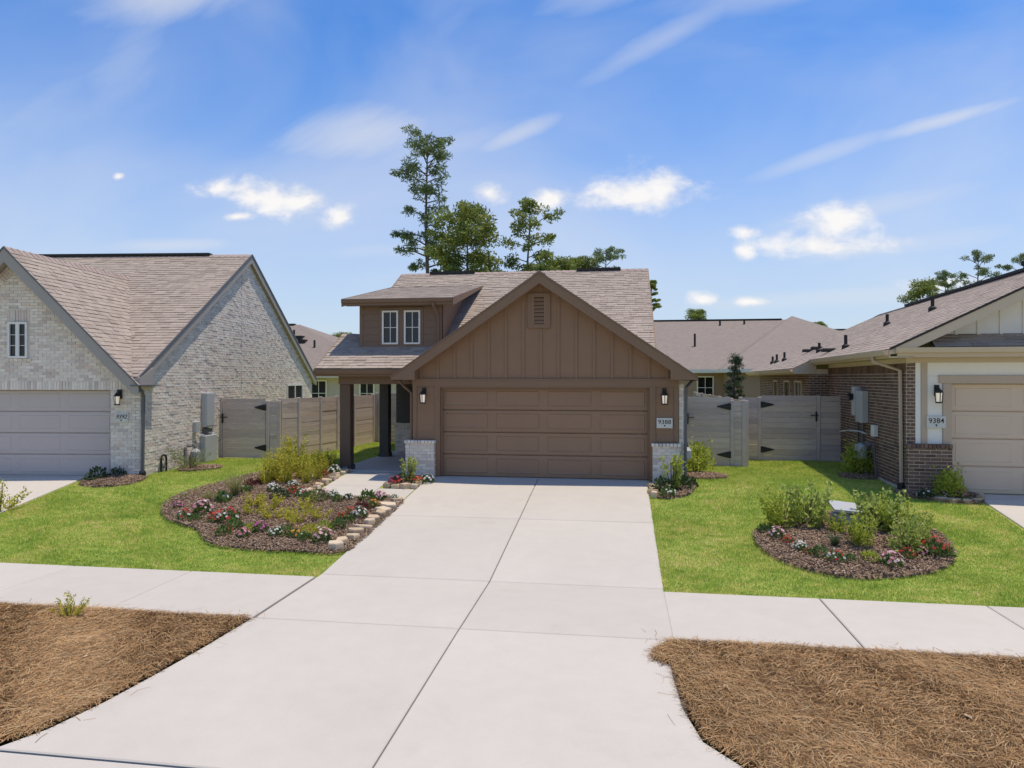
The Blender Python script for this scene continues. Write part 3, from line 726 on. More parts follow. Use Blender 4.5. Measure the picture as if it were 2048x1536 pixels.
for (nm, poly, h, c) in BEDS:
    sp_, cc = mound(nm, poly, 'mulch_base', h, c)
    x, y = scatter([(cc[0] + (q[0] - cc[0]) * 1.035, cc[1] + (q[1] - cc[1]) * 1.035) for q in sp_], 1500); n = len(x); z = bed_height(x, y, sp_, cc, h)
    ang = rng.uniform(0, math.tau, n); L = rng.uniform(.012, .05, n); W = L * rng.uniform(.2, .5, n); til = rng.uniform(-.5, .5, n); T_ = rng.uniform(.004, .02, n)
    dx, dy = np.cos(ang), np.sin(ang)
    P = np.stack([np.stack([x - dx * L, y - dy * L, z - til * L], 1), np.stack([x + dx * L, y + dy * L, z + til * L], 1), np.stack([x - dy * W, y + dx * W, z + T_], 1), np.stack([x + dy * W, y - dx * W, z + T_ * .6], 1)], 1).reshape(-1, 3)
    P[:, 2] += .012
    F = (np.arange(n)[:, None, None] * 4 + np.array([[0, 2, 1], [0, 1, 3], [0, 3, 2], [1, 2, 3]])[None]).reshape(-1, 3) + nv
    chips_v.append(P); chips_f.append(F); chips_r.append(np.repeat(rng.uniform(.01, .99, n), 4)); nv += len(P)
me = fast_mesh('bark_mulch', np.concatenate(chips_v), np.concatenate(chips_f), np.concatenate(chips_r)); me.materials.append(M['mulch'])
o = bpy.data.objects.new('bark_mulch', me); COL.objects.link(o); o['kind'] = 'stuff'; o['label'] = 'reddish brown bark mulch covering the flower beds'; o['category'] = 'mulch'

def straw_sheet(name, poly):
    xs = np.linspace(min(p[0] for p in poly), max(p[0] for p in poly), 3); mb = MB()
    mb.add([(p[0], p[1], gz(p[1]) + .012) for p in poly], [tuple(range(len(poly)))]); return solo(name, mb, 'straw_base', kind='structure')
straw_sheet('verge', ccw(STRAW_L)); straw_sheet('verge', ccw(STRAW_R))
def strands(poly_list):
    V, F, Q = [], [], []; nv = 0
    for poly, dens, grow in poly_list:
        x, y = scatter(poly, dens); n = len(x)
        patch = np.sin(x * 2.1 + 1.3 * np.sin(y * 1.7)) * np.sin(y * 2.7 + x)       # heaped and thin places
        z = gzv(y) + .022 + rng.uniform(0, .032, n) * (1 + .15 * patch)
        flow = 1.2 * np.sin(x * 2.3 + y * 1.7) + rng.normal(0, 1.3, n)
        L = rng.uniform(.05, .13, n); W = rng.uniform(.0012, .0023, n); bend = rng.normal(0, .35, n); lift = rng.normal(0, .10, n)
        if grow: z = gzv(y) + .0225 + rng.uniform(0, .003, n); lift = lift * 0; L = L * .8
        pts = []
        for s in (-1, 0, 1):
            a = flow + bend * s; px = x + np.cos(flow) * L * s - np.sin(flow) * L * bend * .5 * s * s; py = y + np.sin(flow) * L * s + np.cos(flow) * L * bend * .5 * s * s
            pz = z + lift * L * s + (.002 if grow else .010) * (1 - s * s)
            nx, ny = -np.sin(a), np.cos(a)
            pts += [np.stack([px + nx * W, py + ny * W, pz], 1), np.stack([px - nx * W, py - ny * W, pz + .0015], 1)]
        P = np.stack(pts, 1).reshape(-1, 3)
        F.append((np.arange(n)[:, None, None] * 6 + np.array([[0, 1, 3, 2], [2, 3, 5, 4]])[None]).reshape(-1, 4) + nv); V.append(P); nv += len(P); Q.append(np.repeat(rng.uniform(.01, .99, n), 2))
    return fast_mesh('pine_straw', np.concatenate(V), np.concatenate(F), np.concatenate(Q))
def grown(poly, x0, x1, d=.28):
    c = crop(poly, x0, x1); cx = (x0 + x1) / 2; return [(p[0] + (d if p[0] > cx else -d), p[1] + (d if p[1] > 6.6 else 0)) for p in c]
def crop(poly, x0, x1): return clip_half(clip_half(poly, 1, 0, x1), -1, 0, -x0)
for poly, lab, x0, x1 in ((STRAW_L, 'brown pine straw spread over the verge left of the driveway', -10.2, 0), (STRAW_R, 'brown pine straw spread over the verge right of the driveway', 0, 6.8)):
    me = strands([(crop(ccw(poly), x0, x1), 6000, 0)] + ([([(.30, 7.5), (.62, 7.45), (.75, 8.0), (.42, 7.85)], 2500, 0)] if x0 == 0 else []) + [(grown(ccw(poly), x0, x1), 26, 1)]); me.materials.append(M['straw'])
    o = bpy.data.objects.new('pine_straw', me); COL.objects.link(o); o['kind'] = 'stuff'; o['label'] = lab; o['category'] = 'pine straw'

# mown grass: separate blades on the lawns
def house_rect(x0, x1, y0, y1, rot=0.0): return [frame_pt(x, y, rot) for x, y in ((x0, y0), (x1, y0), (x1, y1), (x0, y1))]
KEEP_OUT = [smooth_outline(b[1], 2) for b in BEDS] + [house_rect(-4.41, .575, 9.8, 17), house_rect(-6.58, -5.2, 14.1, 17), house_rect(-5.4, -4.3, 14.15, 15.15), house_rect(-7.1, -4.6, 16.85, 30), house_rect(-4.9, 1.36, 16.1, 30),
            house_rect(-16, -9.5, 16.3, 29, LROT), house_rect(-15.6, -10.68, 10, 16.4, LROT), house_rect(4.8, 11, 15.8, 30, RROT), house_rect(5.94, 11, 10, 15.9, RROT)]
GRASS_REGIONS = [([(-15, 9.925), (-4.40, 9.925), (-4.42, 13.5), (-15, 13.5)], 5200), ([(-13.5, 13.5), (-4.42, 13.5), (-6.6, 19.2), (-13, 19.2)], 3600), ([(-9.6, 19.2), (-6.6, 19.2), (-6.6, 25), (-9.0, 25)], 2500),
                 ([(.57, 9.945), (8.2, 9.945), (8.2, 13.5), (.57, 13.5)], 5200), ([(.57, 13.5), (7.2, 13.5), (7.2, 21.2), (.57, 21.2)], 3600)]
V, F, Q = [], [], []; nv = 0
for poly, dens in GRASS_REGIONS:
    x, y = scatter(poly, dens); k = np.ones(x.shape, bool)
    for ko in KEEP_OUT: k &= ~in_poly(x, y, ko)
    x, y = x[k], y[k]; n = len(x); a = rng.uniform(0, math.tau, n); h = rng.uniform(.022, .050, n) * (1 + .25 * np.sin(x * 3 + np.sin(y * 2.3) * 2)); w = rng.uniform(.0025, .0055, n) * (1 + .04 * (y - 10)); lean = rng.uniform(.1, .9, n); b_ = rng.uniform(0, math.tau, n)
    z = gzv(y, x) - .010
    P = np.stack([np.stack([x - np.cos(a) * w, y - np.sin(a) * w, z], 1), np.stack([x + np.cos(a) * w, y + np.sin(a) * w, z], 1), np.stack([x + np.cos(b_) * lean * h, y + np.sin(b_) * lean * h, z + h], 1)], 1).reshape(-1, 3)
    V.append(P); F.append(np.arange(3 * n).reshape(-1, 3) + nv); nv += len(P); Q.append(rng.uniform(.01, .99, n))
me = fast_mesh('grass', np.concatenate(V), np.concatenate(F), np.concatenate(Q)); me.materials.append(M['blade'])
o = bpy.data.objects.new('grass', me); COL.objects.link(o); o['kind'] = 'stuff'; o['label'] = 'mown green grass of the front lawns'; o['category'] = 'grass'
print('grass blades', nv // 3)

# ------------------------------------------------------------------ the brown house in the middle
H = Thing('brown_house', 'brown board-and-batten house with front-facing garage, small dormer and side porch', 'house', (-1.8, 16.25, 0))
YF = 16.25; AX, AZ, GS, HR = -1.80, 4.73, .682, 3.46        # gable apex, slope, half run
def gtop(x): return AZ - GS * abs(x - AX)
# front wall, cut round the door opening
b = MB(); wl, wr, dl, dr, dt = -4.84, 1.29, -4.18, .66, 2.11; und = .20
b.box(wl, dl - .10, YF, YF + .15, 0, dt); b.box(dr + .10, wr, YF, YF + .15, 0, dt)
b.prism([(wl, dt), (wr, dt), (wr, gtop(wr) - und), (AX, AZ - und), (wl, gtop(wl) - und)], 'y', YF, YF + .15)
wall = H.part('gable_wall', b, 'brown')
# battens over the belt board
for k in range(-7, 8):
    x = AX + k * .406
    if wl + .1 < x < wr - .1:
        top = min(gtop(x - .03), gtop(x + .03)) - und - .005; z0 = 2.30
        segs = [(z0, top)]
        if abs(k) == 0: segs = [(z0, 3.46), (4.30, top)]
        for (q0, q1) in segs:
            bb = MB(); bb.box(x - .03, x + .03, YF - .022, YF - .001, q0, q1); H.part('batten', bb, 'brown', wall)
b = MB(); b.box(wl - .01, wr + .01, YF - .035, YF - .001, 2.13, 2.295); b.box(wl - .01, wr + .01, YF - .05, YF - .036, 2.275, 2.31); H.part('belt_board', b, 'brown_trim')
for (a, c) in ((wl, wl + .10), (wr - .10, wr)):
    bb = MB(); bb.box(a, c, YF - .028, YF - .001, .90, 2.128); H.part('corner_board', bb, 'brown_trim')
# lap siding beside the door
for (a, c) in ((wl + .102, dl - .132), (dr + .132, wr - .102)):
    pl = Plane((a, YF - .002, .90), (1, 0, 0), (0, 0, 1)); lay(H, 'siding_board', pl, [(0, 0), (c - a, 0), (c - a, 1.225), (0, 1.225)], c - a, .175, .002, .016, 'brown', stagger=0, top=.3, parent=wall)
# door surround and door
b = MB(); b.box(dl - .13, dl, YF - .03, YF + .17, .012, dt); b.box(dr, dr + .13, YF - .03, YF + .17, .012, dt); b.box(dl - .13, dr + .13, YF - .032, YF + .17, dt, dt + .018 ); H.part('door_casing', b, 'brown_trim')
b = MB(); b.box(dl, dl + .045, YF + .06, YF + .12, .012, dt); b.box(dr - .045, dr, YF + .06, YF + .12, .012, dt); b.box(dl + .045, dr - .045, YF + .06, YF + .12, dt - .05, dt); H.part('door_stop', b, 'brown_trim')
garage_door(H, dl + .01, dr - .01, YF + .14, .015, dt - .005, 'brown_door')
# gable vent
b = MB(); vx0, vx1, vz0, vz1 = -2.10, -1.58, 3.48, 4.28
for (a, c, e, g) in ((vx0, vx0 + .09, vz0, vz1), (vx1 - .09, vx1, vz0, vz1), (vx0 + .09, vx1 - .09, vz0, vz0 + .09), (vx0 + .09, vx1 - .09, vz1 - .09, vz1)): b.box(a, c, YF - .045, YF - .002, e, g)
vent = H.part('gable_vent', b, 'brown_trim')
b = MB(); b.box(vx0 + .09, vx1 - .09, YF - .006, YF - .002, vz0 + .09, vz1 - .09); H.part('vent_backing', b, 'dark_vent', vent)
b = MB(); b.box(vx0 + .09, vx0 + .145, YF - .036, YF - .007, vz0 + .09, vz1 - .09); b.box(vx1 - .145, vx1 - .09, YF - .036, YF - .007, vz0 + .09, vz1 - .09); H.part('vent_frame', b, 'brown', vent)
for i in range(7):
    z = vz0 + .10 + i * .086; bb = MB(); bb.add([(vx0 + .145, YF - .008, z + .075), (vx1 - .145, YF - .008, z + .075), (vx1 - .145, YF - .036, z + .02), (vx0 + .145, YF - .036, z + .02), (vx0 + .145, YF - .036, z + .005), (vx1 - .145, YF - .036, z + .005), (vx1 - .145, YF - .008, z + .06), (vx0 + .145, YF - .008, z + .06)], [(0, 1, 2, 3), (3, 2, 5, 4), (4, 5, 6, 7)]); H.part('louvre', bb, 'brown', vent)
# brick wainscot piers with a rowlock cap, and the brick return on the right
for (a, c, nm) in ((-4.98, -4.30, 'brick_pier'), (.72, 1.30, 'brick_pier')):
    bb = MB(); bb.box(a, c, YF - .14, YF + .05, -.15, .80); pr = H.part(nm, bb, 'cream_mortar')
    bricks(H, Plane((a, YF - .14, -.10), (1, 0, 0), (0, 0, 1)), [(0, 0), (c - a, 0), (c - a, .90), (0, .90)], 'cream_brick', parent=pr)
    bricks(H, Plane((c, YF - .14, -.10), (0, 1, 0), (0, 0, 1)), [(0, 0), (.19, 0), (.19, .90), (0, .90)], 'cream_brick', parent=pr)
    n = int((c - a + .06) / .075)
    for i in range(n):
        w = (c - a + .06) / n; bb = MB(); bb.box(a - .03 + i * w + .005, a - .03 + (i + 1) * w - .005, YF - .18, YF - .03, .805, .872, random.random(), .006); H.part('cap_brick', bb, 'cream_brick', pr)
b = MB(); b.box(1.302, 1.40, YF + .03, 20.0, -.1, 2.2); sidew = H.part('side_wall', b, 'cream_mortar')
bricks(H, Plane((1.302, YF + .03, -.1), (1, 0, 0), (0, 0, 1)), [(0, 0), (.098, 0), (.098, 2.28), (0, 2.28)], 'cream_brick', parent=sidew, w=.11)
bricks(H, Plane((1.40, YF + .03, -.1), (0, 1, 0), (0, 0, 1)), [(0, 0), (3.7, 0), (3.7, 2.28), (0, 2.28)], 'cream_brick', parent=sidew)
# garage roof
YR = 15.90; ez = gtop(AX + HR)
RY, RZ, RS, EY, EZ = 22.5, 5.72, .54, 16.65, 2.561; RXL, RXR = -7.46, .85
def vy(z): return RY - (RZ - z) / RS
b = MB()
b.slab([(AX, YR, AZ), (AX - HR, YR, ez), (AX - HR, vy(ez), ez), (AX, vy(AZ), AZ)], .05); b.slab([(AX, YR, AZ), (AX, vy(AZ), AZ), (RXR, vy(gtop(RXR)), gtop(RXR)), (RXR, 20.2, gtop(RXR)), (AX + HR, 20.2, ez), (AX + HR, YR, ez)], .05)
groof = H.part('garage_roof', b, 'roof_deck')
k = math.hypot(1, GS)
pl = Plane((AX - HR, 0, ez), (0, -1, 0), (1, 0, GS)); shingles(H, pl, [(-YR, 0), (-vy(ez), 0), (-vy(AZ), HR * k), (-YR, HR * k)], parent=groof)
pl = Plane((AX + HR, 0, ez), (0, 1, 0), (-1, 0, GS)); e2 = (AX + HR - RXR) * k
shingles(H, pl, [(YR, 0), (20.2, 0), (20.2, e2), (YR, e2)], parent=groof); shingles(H, pl, [(YR, e2), (vy(gtop(RXR)), e2), (vy(AZ), HR * k), (YR, HR * k)], parent=groof)
ridge_caps(H, (AX, YR, AZ), (AX, vy(AZ), AZ), GS, groof)
# rake boards with pork-chop returns, soffits
for s in (-1, 1):
    tip = AX + s * HR; d = .235; ins = AX + s * (HR - .56)
    poly = [(AX, AZ - .012), (tip, ez - .012), (tip, ez - .09), (tip - s * .02, 2.29), (ins, 2.29), (ins, gtop(ins) - .26), (AX, AZ - .26)]
    bb = MB(); bb.prism(poly if s > 0 else poly[::-1], 'y', YR - .002, YR + .03); rk = H.part('rake_board', bb, 'brown_trim')
    poly = [(AX, AZ + .012), (tip + s * .02, ez + .012 - .02 * GS), (tip + s * .02, ez - .035), (AX, AZ - .035)]
    bb = MB(); bb.prism(poly if s > 0 else poly[::-1], 'y', YR - .022, YR - .003); H.part('drip_edge', bb, 'dark_brown', rk)
    bb = MB(); bb.prism([(AX, AZ - .215), (ins, gtop(ins) - .215), (ins, gtop(ins) - .235), (AX, AZ - .235)][::s], 'y', YR + .031, YF - .002); H.part('rake_soffit', bb, 'brown')
    bb = MB(); bb.prism([(tip, ez - .05), (tip, 2.31), (ins, 2.31), (ins, gtop(ins) - .1)][::s], 'y', YR + .031, YF + .30); bb.box(min(tip, ins) , max(tip, ins), YF + .30, 20.0 if s > 0 else 16.60, 2.28, 2.31); H.part('eave_return', bb, 'brown_trim')
    bb = MB(); bb.box(tip - (.02 if s < 0 else -.0), tip + (.0 if s < 0 else .02), YR + .031, 20.0 if s > 0 else 16.6, 2.27, ez - .01); H.part('eave_fascia', bb, 'brown_trim')

# main roof; its left end stops at the dormer, below which a low porch roof runs out to the left
kk = math.hypot(1, RS)
DX0, DX1, DYW, DYE = -6.71, -4.52, 17.73, 17.44
DZ0, DZT = 3.17, 4.22; DS = .202
def dz(y): return 4.36 + DS * (y - DYE)
def main_z(y): return EZ + RS * (y - EY)
ymeet = (4.36 - DS * DYE - EZ + RS * EY) / (RS - DS)
dx0, dx1 = DX0 - .37, DX1 + .34
def vv(y): return (y - EY) * kk
yv = vy(gtop(DX1)); YP = 18.4; ZP = EZ + RS * (YP - EY)
b = MB(); b.slab([(DX1, EY, EZ), (RXR, EY, EZ), (RXR, RY, RZ), (DX1, RY, RZ)], .06); b.slab([(dx0, ymeet, main_z(ymeet)), (DX1, ymeet, main_z(ymeet)), (DX1, RY, RZ), (dx0, RY, RZ)], .06); b.slab([(dx0, RY, RZ), (RXR, RY, RZ), (RXR, 28.4, EZ), (dx0, 28.4, EZ)], .06); mroof = H.part('main_roof', b, 'roof_deck')
pl = Plane((0, EY, EZ), (1, 0, 0), (0, 1, RS))
shingles(H, pl, [(DX1, vv(yv)), (AX, vv(vy(AZ))), (AX, vv(RY)), (DX1, vv(RY))], (), mroof, .019)
shingles(H, pl, [(dx0, vv(ymeet)), (DX1, vv(ymeet)), (DX1, vv(RY)), (dx0, vv(RY))], (), mroof, .019)
b = MB(); b.slab([(RXL, EY, EZ), (DX1, EY, EZ), (DX1, DYW, main_z(DYW)), (RXL, DYW, main_z(DYW))], .06); b.slab([(RXL, DYW, main_z(DYW)), (DX0, DYW, main_z(DYW)), (DX0, YP, ZP), (RXL, YP, ZP)], .06); b.slab([(RXL, YP, ZP), (DX0, YP, ZP), (DX0, YP + 1.1, ZP - .6), (RXL, YP + 1.1, ZP - .6)], .06); proof = H.part('porch_roof', b, 'roof_deck')
shingles(H, pl, [(RXL, 0), (AX - HR, 0), (DX1, vv(yv)), (DX1, vv(DYW)), (RXL, vv(DYW))], (), proof, .019); shingles(H, pl, [(RXL, vv(DYW)), (DX0, vv(DYW)), (DX0, vv(YP)), (RXL, vv(YP))], (), proof, .019)
ridge_caps(H, (RXL, YP, ZP), (DX0, YP, ZP), RS, proof)
bb = MB(); bb.prism([(EY, EZ + .015), (YP, ZP + .015), (YP + 1.1, ZP - .585), (YP + 1.1, ZP - .78), (YP, ZP - .18), (EY, EZ - .2)], 'x', RXL - .025, RXL); H.part('porch_rake_board', bb, 'brown_trim')
shingles(H, pl, [(AX, vv(vy(AZ))), (RXR, vv(vy(gtop(RXR)))), (RXR, vv(RY)), (AX, vv(RY))], (), mroof, .019)
pl = Plane((0, 28.4, EZ), (-1, 0, 0), (0, -1, RS)); lay(H, 'shingle', pl, [(-RXR, 0), (-dx0, 0), (-dx0, 5.9 * kk), (-RXR, 5.9 * kk)], 1.0, .145, .004, .02, 'shingle', stagger=.5, top=.12, parent=mroof)
ridge_caps(H, (dx0, RY, RZ), (RXR, RY, RZ), RS, mroof)
for (a, c) in ((-6.1, -4.62), (-1.35, .02)):
    bb = MB(); bb.box(a, c, RY - .14, RY + .14, RZ - .01, RZ + .065); H.part('ridge_vent', bb, 'dark_vent', mroof)
for x0, x1, ya, za in ((dx0 - .025, dx0, ymeet, main_z(ymeet)), (RXR, RXR + .025, EY, EZ)):
    bb = MB(); bb.prism([(ya, za + .015), (RY, RZ + .015), (28.4, EZ + .015), (28.4, EZ - .2), (RY, RZ - .2), (ya, za - .2)], 'x', x0, x1); H.part('rake_board', bb, 'brown_trim')
# gable-end walls and core
b = MB(); cz = 2.5
b.prism([(21.6, 0), (27.9, 0), (27.9, 2.75), (RY, RZ - .15), (ymeet, dz(ymeet) - .1), (DYW + .1, DZT - .02), (DYW + .1, 2.45), (21.6, 2.45)], 'x', DX0 + .081, DX0 + .16)
b.prism([(YF + .15, 0), (27.9, 0), (27.9, 2.75), (RY, RZ - .15), (17.2, 2.75), (YF + .15, 2.2)], 'x', .40, .50)
b.box(-6.85, .4, 27.75, 27.9, 0, 2.7); H.part('end_walls', b, 'dark_brown')
# porch: back wall with brick wainscot, side wall, ceiling, posts, beams
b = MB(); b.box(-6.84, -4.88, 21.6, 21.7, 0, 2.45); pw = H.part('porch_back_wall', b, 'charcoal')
lay(H, 'siding_board', Plane((-6.98, 21.599, .93), (1, 0, 0), (0, 0, 1)), [(0, 0), (2.1, 0), (2.1, 1.5), (0, 1.5)], 2.1, .175, .002, .016, 'charcoal', stagger=0, top=.3, parent=pw)
b = MB(); b.box(-6.98, -4.88, 21.5, 21.598, 0, .88); b.box(-7.0, -4.88, 21.46, 21.598, .88, .92); wn = H.part('porch_wainscot', b, 'cream_mortar')
bricks(H, Plane((-6.98, 21.5, .0), (1, 0, 0), (0, 0, 1)), [(0, 0), (2.1, 0), (2.1, .88), (0, .88)], 'cream_brick', parent=wn)
b = MB(); b.box(-4.86, -4.78, 16.4, 21.6, -.1, 2.45); sw = H.part('porch_side_wall', b, 'dark_brown')
lay(H, 'siding_board', Plane((-4.862, 21.6, .03), (0, -1, 0), (0, 0, 1)), [(0, 0), (5.2, 0), (5.2, 2.4), (0, 2.4)], 5.2, .175, .002, .016, 'dark_brown', stagger=0, top=.3, parent=sw)
b = MB(); b.box(RXL + .05, -4.87, EY + .05, 21.59, 2.40, 2.43); H.part('porch_ceiling', b, 'dark_brown')
px0, px1 = -6.98, -6.70
for y0 in (17.02, 20.0):
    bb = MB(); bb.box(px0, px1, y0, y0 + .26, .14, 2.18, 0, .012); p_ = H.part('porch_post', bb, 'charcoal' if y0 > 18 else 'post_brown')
    bb = MB(); bb.box(px0 - .025, px1 + .025, y0 - .025, y0 + .285, .03, .14, 0, .01); H.part('post_base', bb, 'charcoal', p_)
b = MB(); b.box(px0 - .02, -4.87, 17.0, 17.28, 2.18, 2.40); H.part('porch_beam', b, 'dark_brown')
b = MB(); b.box(px0 - .015, px1 + .015, 17.281, 21.59, 2.18, 2.398); H.part('porch_beam', b, 'dark_brown')
# gutter on the porch eave
def gutter(T, x0, x1, y, z, mat, parent=None, w=.11, h=.11):
    bb = MB(); bb.prism([(y, z), (y, z - h), (y - w * .7, z - h), (y - w, z - .02), (y - w, z), (y - w + .012, z), (y - w * .66, z - h + .012), (y - .012, z - h + .012), (y - .012, z)], 'x', x0, x1); bb.box(x0, x0 + .004, y - w, y, z - h, z); bb.box(x1 - .004, x1, y - w, y, z - h, z); return T.part('gutter', bb, mat, parent)
b = MB(); b.box(RXL, AX - HR - .03, EY + .0, EY + .03, EZ - .19, EZ - .015); H.part('eave_fascia', b, 'dark_brown')
gutter(H, RXL, AX - HR - .04, EY - .002, EZ - .015, 'dark_brown')
b = MB(); b.tube([(-5.33, EY - .06, EZ - .12), (-5.33, EY - .06, EZ - .24), (-5.1, 16.42, 2.12), (-4.905, YF + .08, 1.98), (-4.905, YF + .08, .1), (-4.97, YF - .06, .04)], .034, 6); H.part('downspout', b, 'brown_trim')
b = MB(); b.tube([(1.62, YF + .3, 2.27), (1.46, YF + .02, 2.12), (1.44, YF - .01, .12), (1.46, YF - .12, .05)], .036, 6); H.part('downspout', b, 'dark_gray')
# shed dormer
b = MB(); b.box(DX0, DX1, DYW, DYW + .1, 3.05, DZT); dw = H.part('dormer_front_wall', b, 'dark_brown')
wz0, wz1 = 3.205, 4.075; wins = [(-6.10, -5.67), (-5.51, -5.08)]
lay(H, 'siding_board', Plane((DX0, DYW - .001, 3.10), (1, 0, 0), (0, 0, 1)), [(.08, 0), (DX1 - DX0 - .08, 0), (DX1 - DX0 - .08, 1.08), (.08, 1.08)], 3.0, .18, .002, .016, 'dark_brown', [(a - DX0 - .085, c - DX0 + .085, wz0 - 3.10 - .09, wz1 - 3.10 + .09) for a, c in wins], stagger=0, top=.3, parent=dw)
for x in (DX0 + .04, DX1 - .04): bb = MB(); bb.box(x - .045, x + .045, DYW - .024, DYW - .001, 3.05, DZT); H.part('corner_board', bb, 'dark_brown', dw)
for (a, c) in wins:
    bb = MB()
    for (q0, q1, z0, z1) in ((a - .08, a, wz0 - .08, wz1 + .08), (c, c + .08, wz0 - .08, wz1 + .08), (a, c, wz1, wz1 + .08), (a, c, wz0 - .08, wz0)): bb.box(q0, q1, DYW - .022, DYW - .001, z0, z1)
    H.part('window_trim', bb, 'dark_brown', dw); window(H, a, c, DYW - .02, wz0, wz1, 'white_board', 2, 2, .042, parent=None, mun=.016)
for s, x in ((-1, DX0), (1, DX1)):
    bb = MB(); bb.prism([(DYW, main_z(DYW) - .05), (DYW, DZT), (ymeet, dz(ymeet) - .06), (ymeet, main_z(ymeet) - .05)] if s > 0 else [(DYW, 2.42), (DYW, DZT), (ymeet, dz(ymeet) - .06), (RY, RZ - .12), (RY, 2.42)], 'x', x if s < 0 else x - .08, x + .08 if s < 0 else x); ck = H.part('dormer_cheek_wall', bb, 'dark_brown')
    if s > 0: lay(H, 'siding_board', Plane((x + .001, DYW, 3.05), (0, 1, 0), (0, 0, 1)), [(0, main_z(DYW) - 3.05), (ymeet - DYW, main_z(ymeet) - 3.05 - .03), (ymeet - DYW, dz(ymeet) - 3.05 - .08), (0, DZT - 3.05)], 5, .18, .002, .016, 'dark_brown', stagger=0, top=.3, parent=ck)
b = MB(); b.slab([(dx0, DYE, dz(DYE)), (dx1, DYE, dz(DYE)), (dx1, ymeet, dz(ymeet)), (dx0, ymeet, dz(ymeet))], .06); dr_ = H.part('dormer_roof', b, 'roof_deck')
shingles(H, Plane((dx0, DYE, dz(DYE)), (1, 0, 0), (0, 1, DS)), [(0, 0), (dx1 - dx0, 0), (dx1 - dx0, (ymeet - DYE) * math.hypot(1, DS)), (0, (ymeet - DYE) * math.hypot(1, DS))], (), dr_, .008)
b = MB(); b.box(dx0, dx1, DYE - .012, DYE + .018, dz(DYE) - .17, dz(DYE) - .012); b.box(dx0 + .02, dx1 - .02, DYE + .02, DYW, dz(DYE) - .155, dz(DYE) - .135); H.part('dormer_fascia', b, 'dark_brown')
for x0, x1 in ((dx0 - .025, dx0), (dx1, dx1 + .025)):
    bb = MB(); bb.prism([(DYE, dz(DYE) + .012), (ymeet, dz(ymeet) + .012), (ymeet, dz(ymeet) - .05), (DYE + .3, dz(DYE + .3) - .19), (DYE, dz(DYE) - .19)], 'x', x0, x1); H.part('dormer_rake_board', bb, 'dark_brown')
gutter(H, dx0, dx1, DYE - .014, dz(DYE) - .01, 'dark_brown', w=.07, h=.09)
b = MB(); b.tube([(-4.66, DYE - .06, dz(DYE) - .11), (-4.66, DYE - .05, dz(DYE) - .19), (-4.60, DYW - .05, dz(DYE) - .45), (-4.60, DYW - .05, 3.2)], .032, 6); H.part('downspout', b, 'dark_brown')
# wall fittings
b = MB(); b.tube([(-6.79, 16.99, 2.4), (-6.79, 16.99, 2.3)], .03, 6)
settle(H)
lantern(-4.56, YF - .02, 1.90, 'lit bronze carriage lantern on brown wall left of the middle garage door', 0, 'black_iron', 1.0)
lantern(.98, YF - .02, 1.90, 'lit bronze carriage lantern above the 9388 plaque on the brown house', 0, 'black_iron', 1.0)
plaque(.81, 1.16, YF - .03, 1.21, 1.435, '9388', 'pale plaque reading 9388 on the brown wall right of the garage')

# ------------------------------------------------------------------ the pale brick house on the left
L = Thing('brick_house', 'pale cream brick house with steep front gable and grey garage door, at left', 'house', (-12.6, 16.31, 0), LROT)
yf, xw = 16.31, -9.52; ax, az, gs = -12.60, 5.38, 1.0; yr = 15.98
def lg(x): return az - gs * abs(x - ax)
b = MB(); b.box(-15.9, -15.12, yf, yf + .15, -.1, 2.05); b.box(-10.24, xw - .01, yf, yf + .15, -.1, 2.05); b.prism([(-15.9, 2.05), (xw - .01, 2.05), (xw - .01, lg(xw) - .2), (ax, az - .2), (-15.68, lg(-15.68) - .2), (-15.9, 2.05 + .01)], 'y', yf, yf + .15); fw = L.part('front_wall', b, 'cream_mortar')
wy = [(-12.73, -12.25, 2.80, 3.66)]
band = .26                                             # sloping soldier course under the rake
bricks(L, Plane((0, yf, 0), (1, 0, 0), (0, 0, 1)), [(-10.24, -.08), (xw - .01, -.08), (xw - .01, 2.04), (-10.24, 2.04)], 'cream_brick', parent=fw)
bricks(L, Plane((0, yf, 0), (1, 0, 0), (0, 0, 1)), [(ax - (az - .2 - band * 1.414 - 2.262), 2.262), (ax + (az - .2 - band * 1.414 - 2.262), 2.262), (ax, az - .2 - band * 1.414)], 'cream_brick', [(-12.77, -12.21, 2.72, 3.95)], fw)
lay(L, 'brick', Plane((0, yf, 2.05), (1, 0, 0), (0, 0, 1)), [(-15.2, 0), (xw - .01, 0), (xw - .01, .205), (-15.2, .205)], .0715, .205, .0105, .012, 'cream_brick', stagger=0, parent=fw, jit=.5)
lay(L, 'brick', Plane((0, yf, 3.67), (1, 0, 0), (0, 0, 1)), [(-12.85, 0), (-12.13, 0), (-12.13, .28), (-12.85, .28)], .0715, .28, .0105, .014, 'cream_brick', stagger=0, parent=fw, jit=.5)
lay(L, 'brick', Plane((0, yf - .012, 2.72), (1, 0, 0), (0, 0, 1)), [(-12.82, 0), (-12.16, 0), (-12.16, .075), (-12.82, .075)], .11, .075, .0105, .02, 'cream_brick', stagger=0, parent=fw, jit=.3)
r2 = math.sqrt(.5)
pl = Plane((ax, yf, az - .2), (r2, 0, -r2), (r2, 0, r2)); lay(L, 'brick', pl, [(band, -band), (4.32, -band), (4.32, -.02), (0.02, -.02)], .0715, .24, .0105, .016, 'cream_brick', stagger=0, parent=fw, jit=.4)
pl = Plane((ax, yf, az - .2), (r2, 0, r2), (-r2, 0, r2)); lay(L, 'brick', pl, [(-band, -band), (-4.2, -band), (-4.2, -.02), (-0.02, -.02)], .0715, .24, .0105, .016, 'cream_brick', stagger=0, parent=fw, jit=.4)
garage_door(L, -15.12, -10.25, yf + .13, .0, 2.045, 'gray_door', 4, 4, .008)
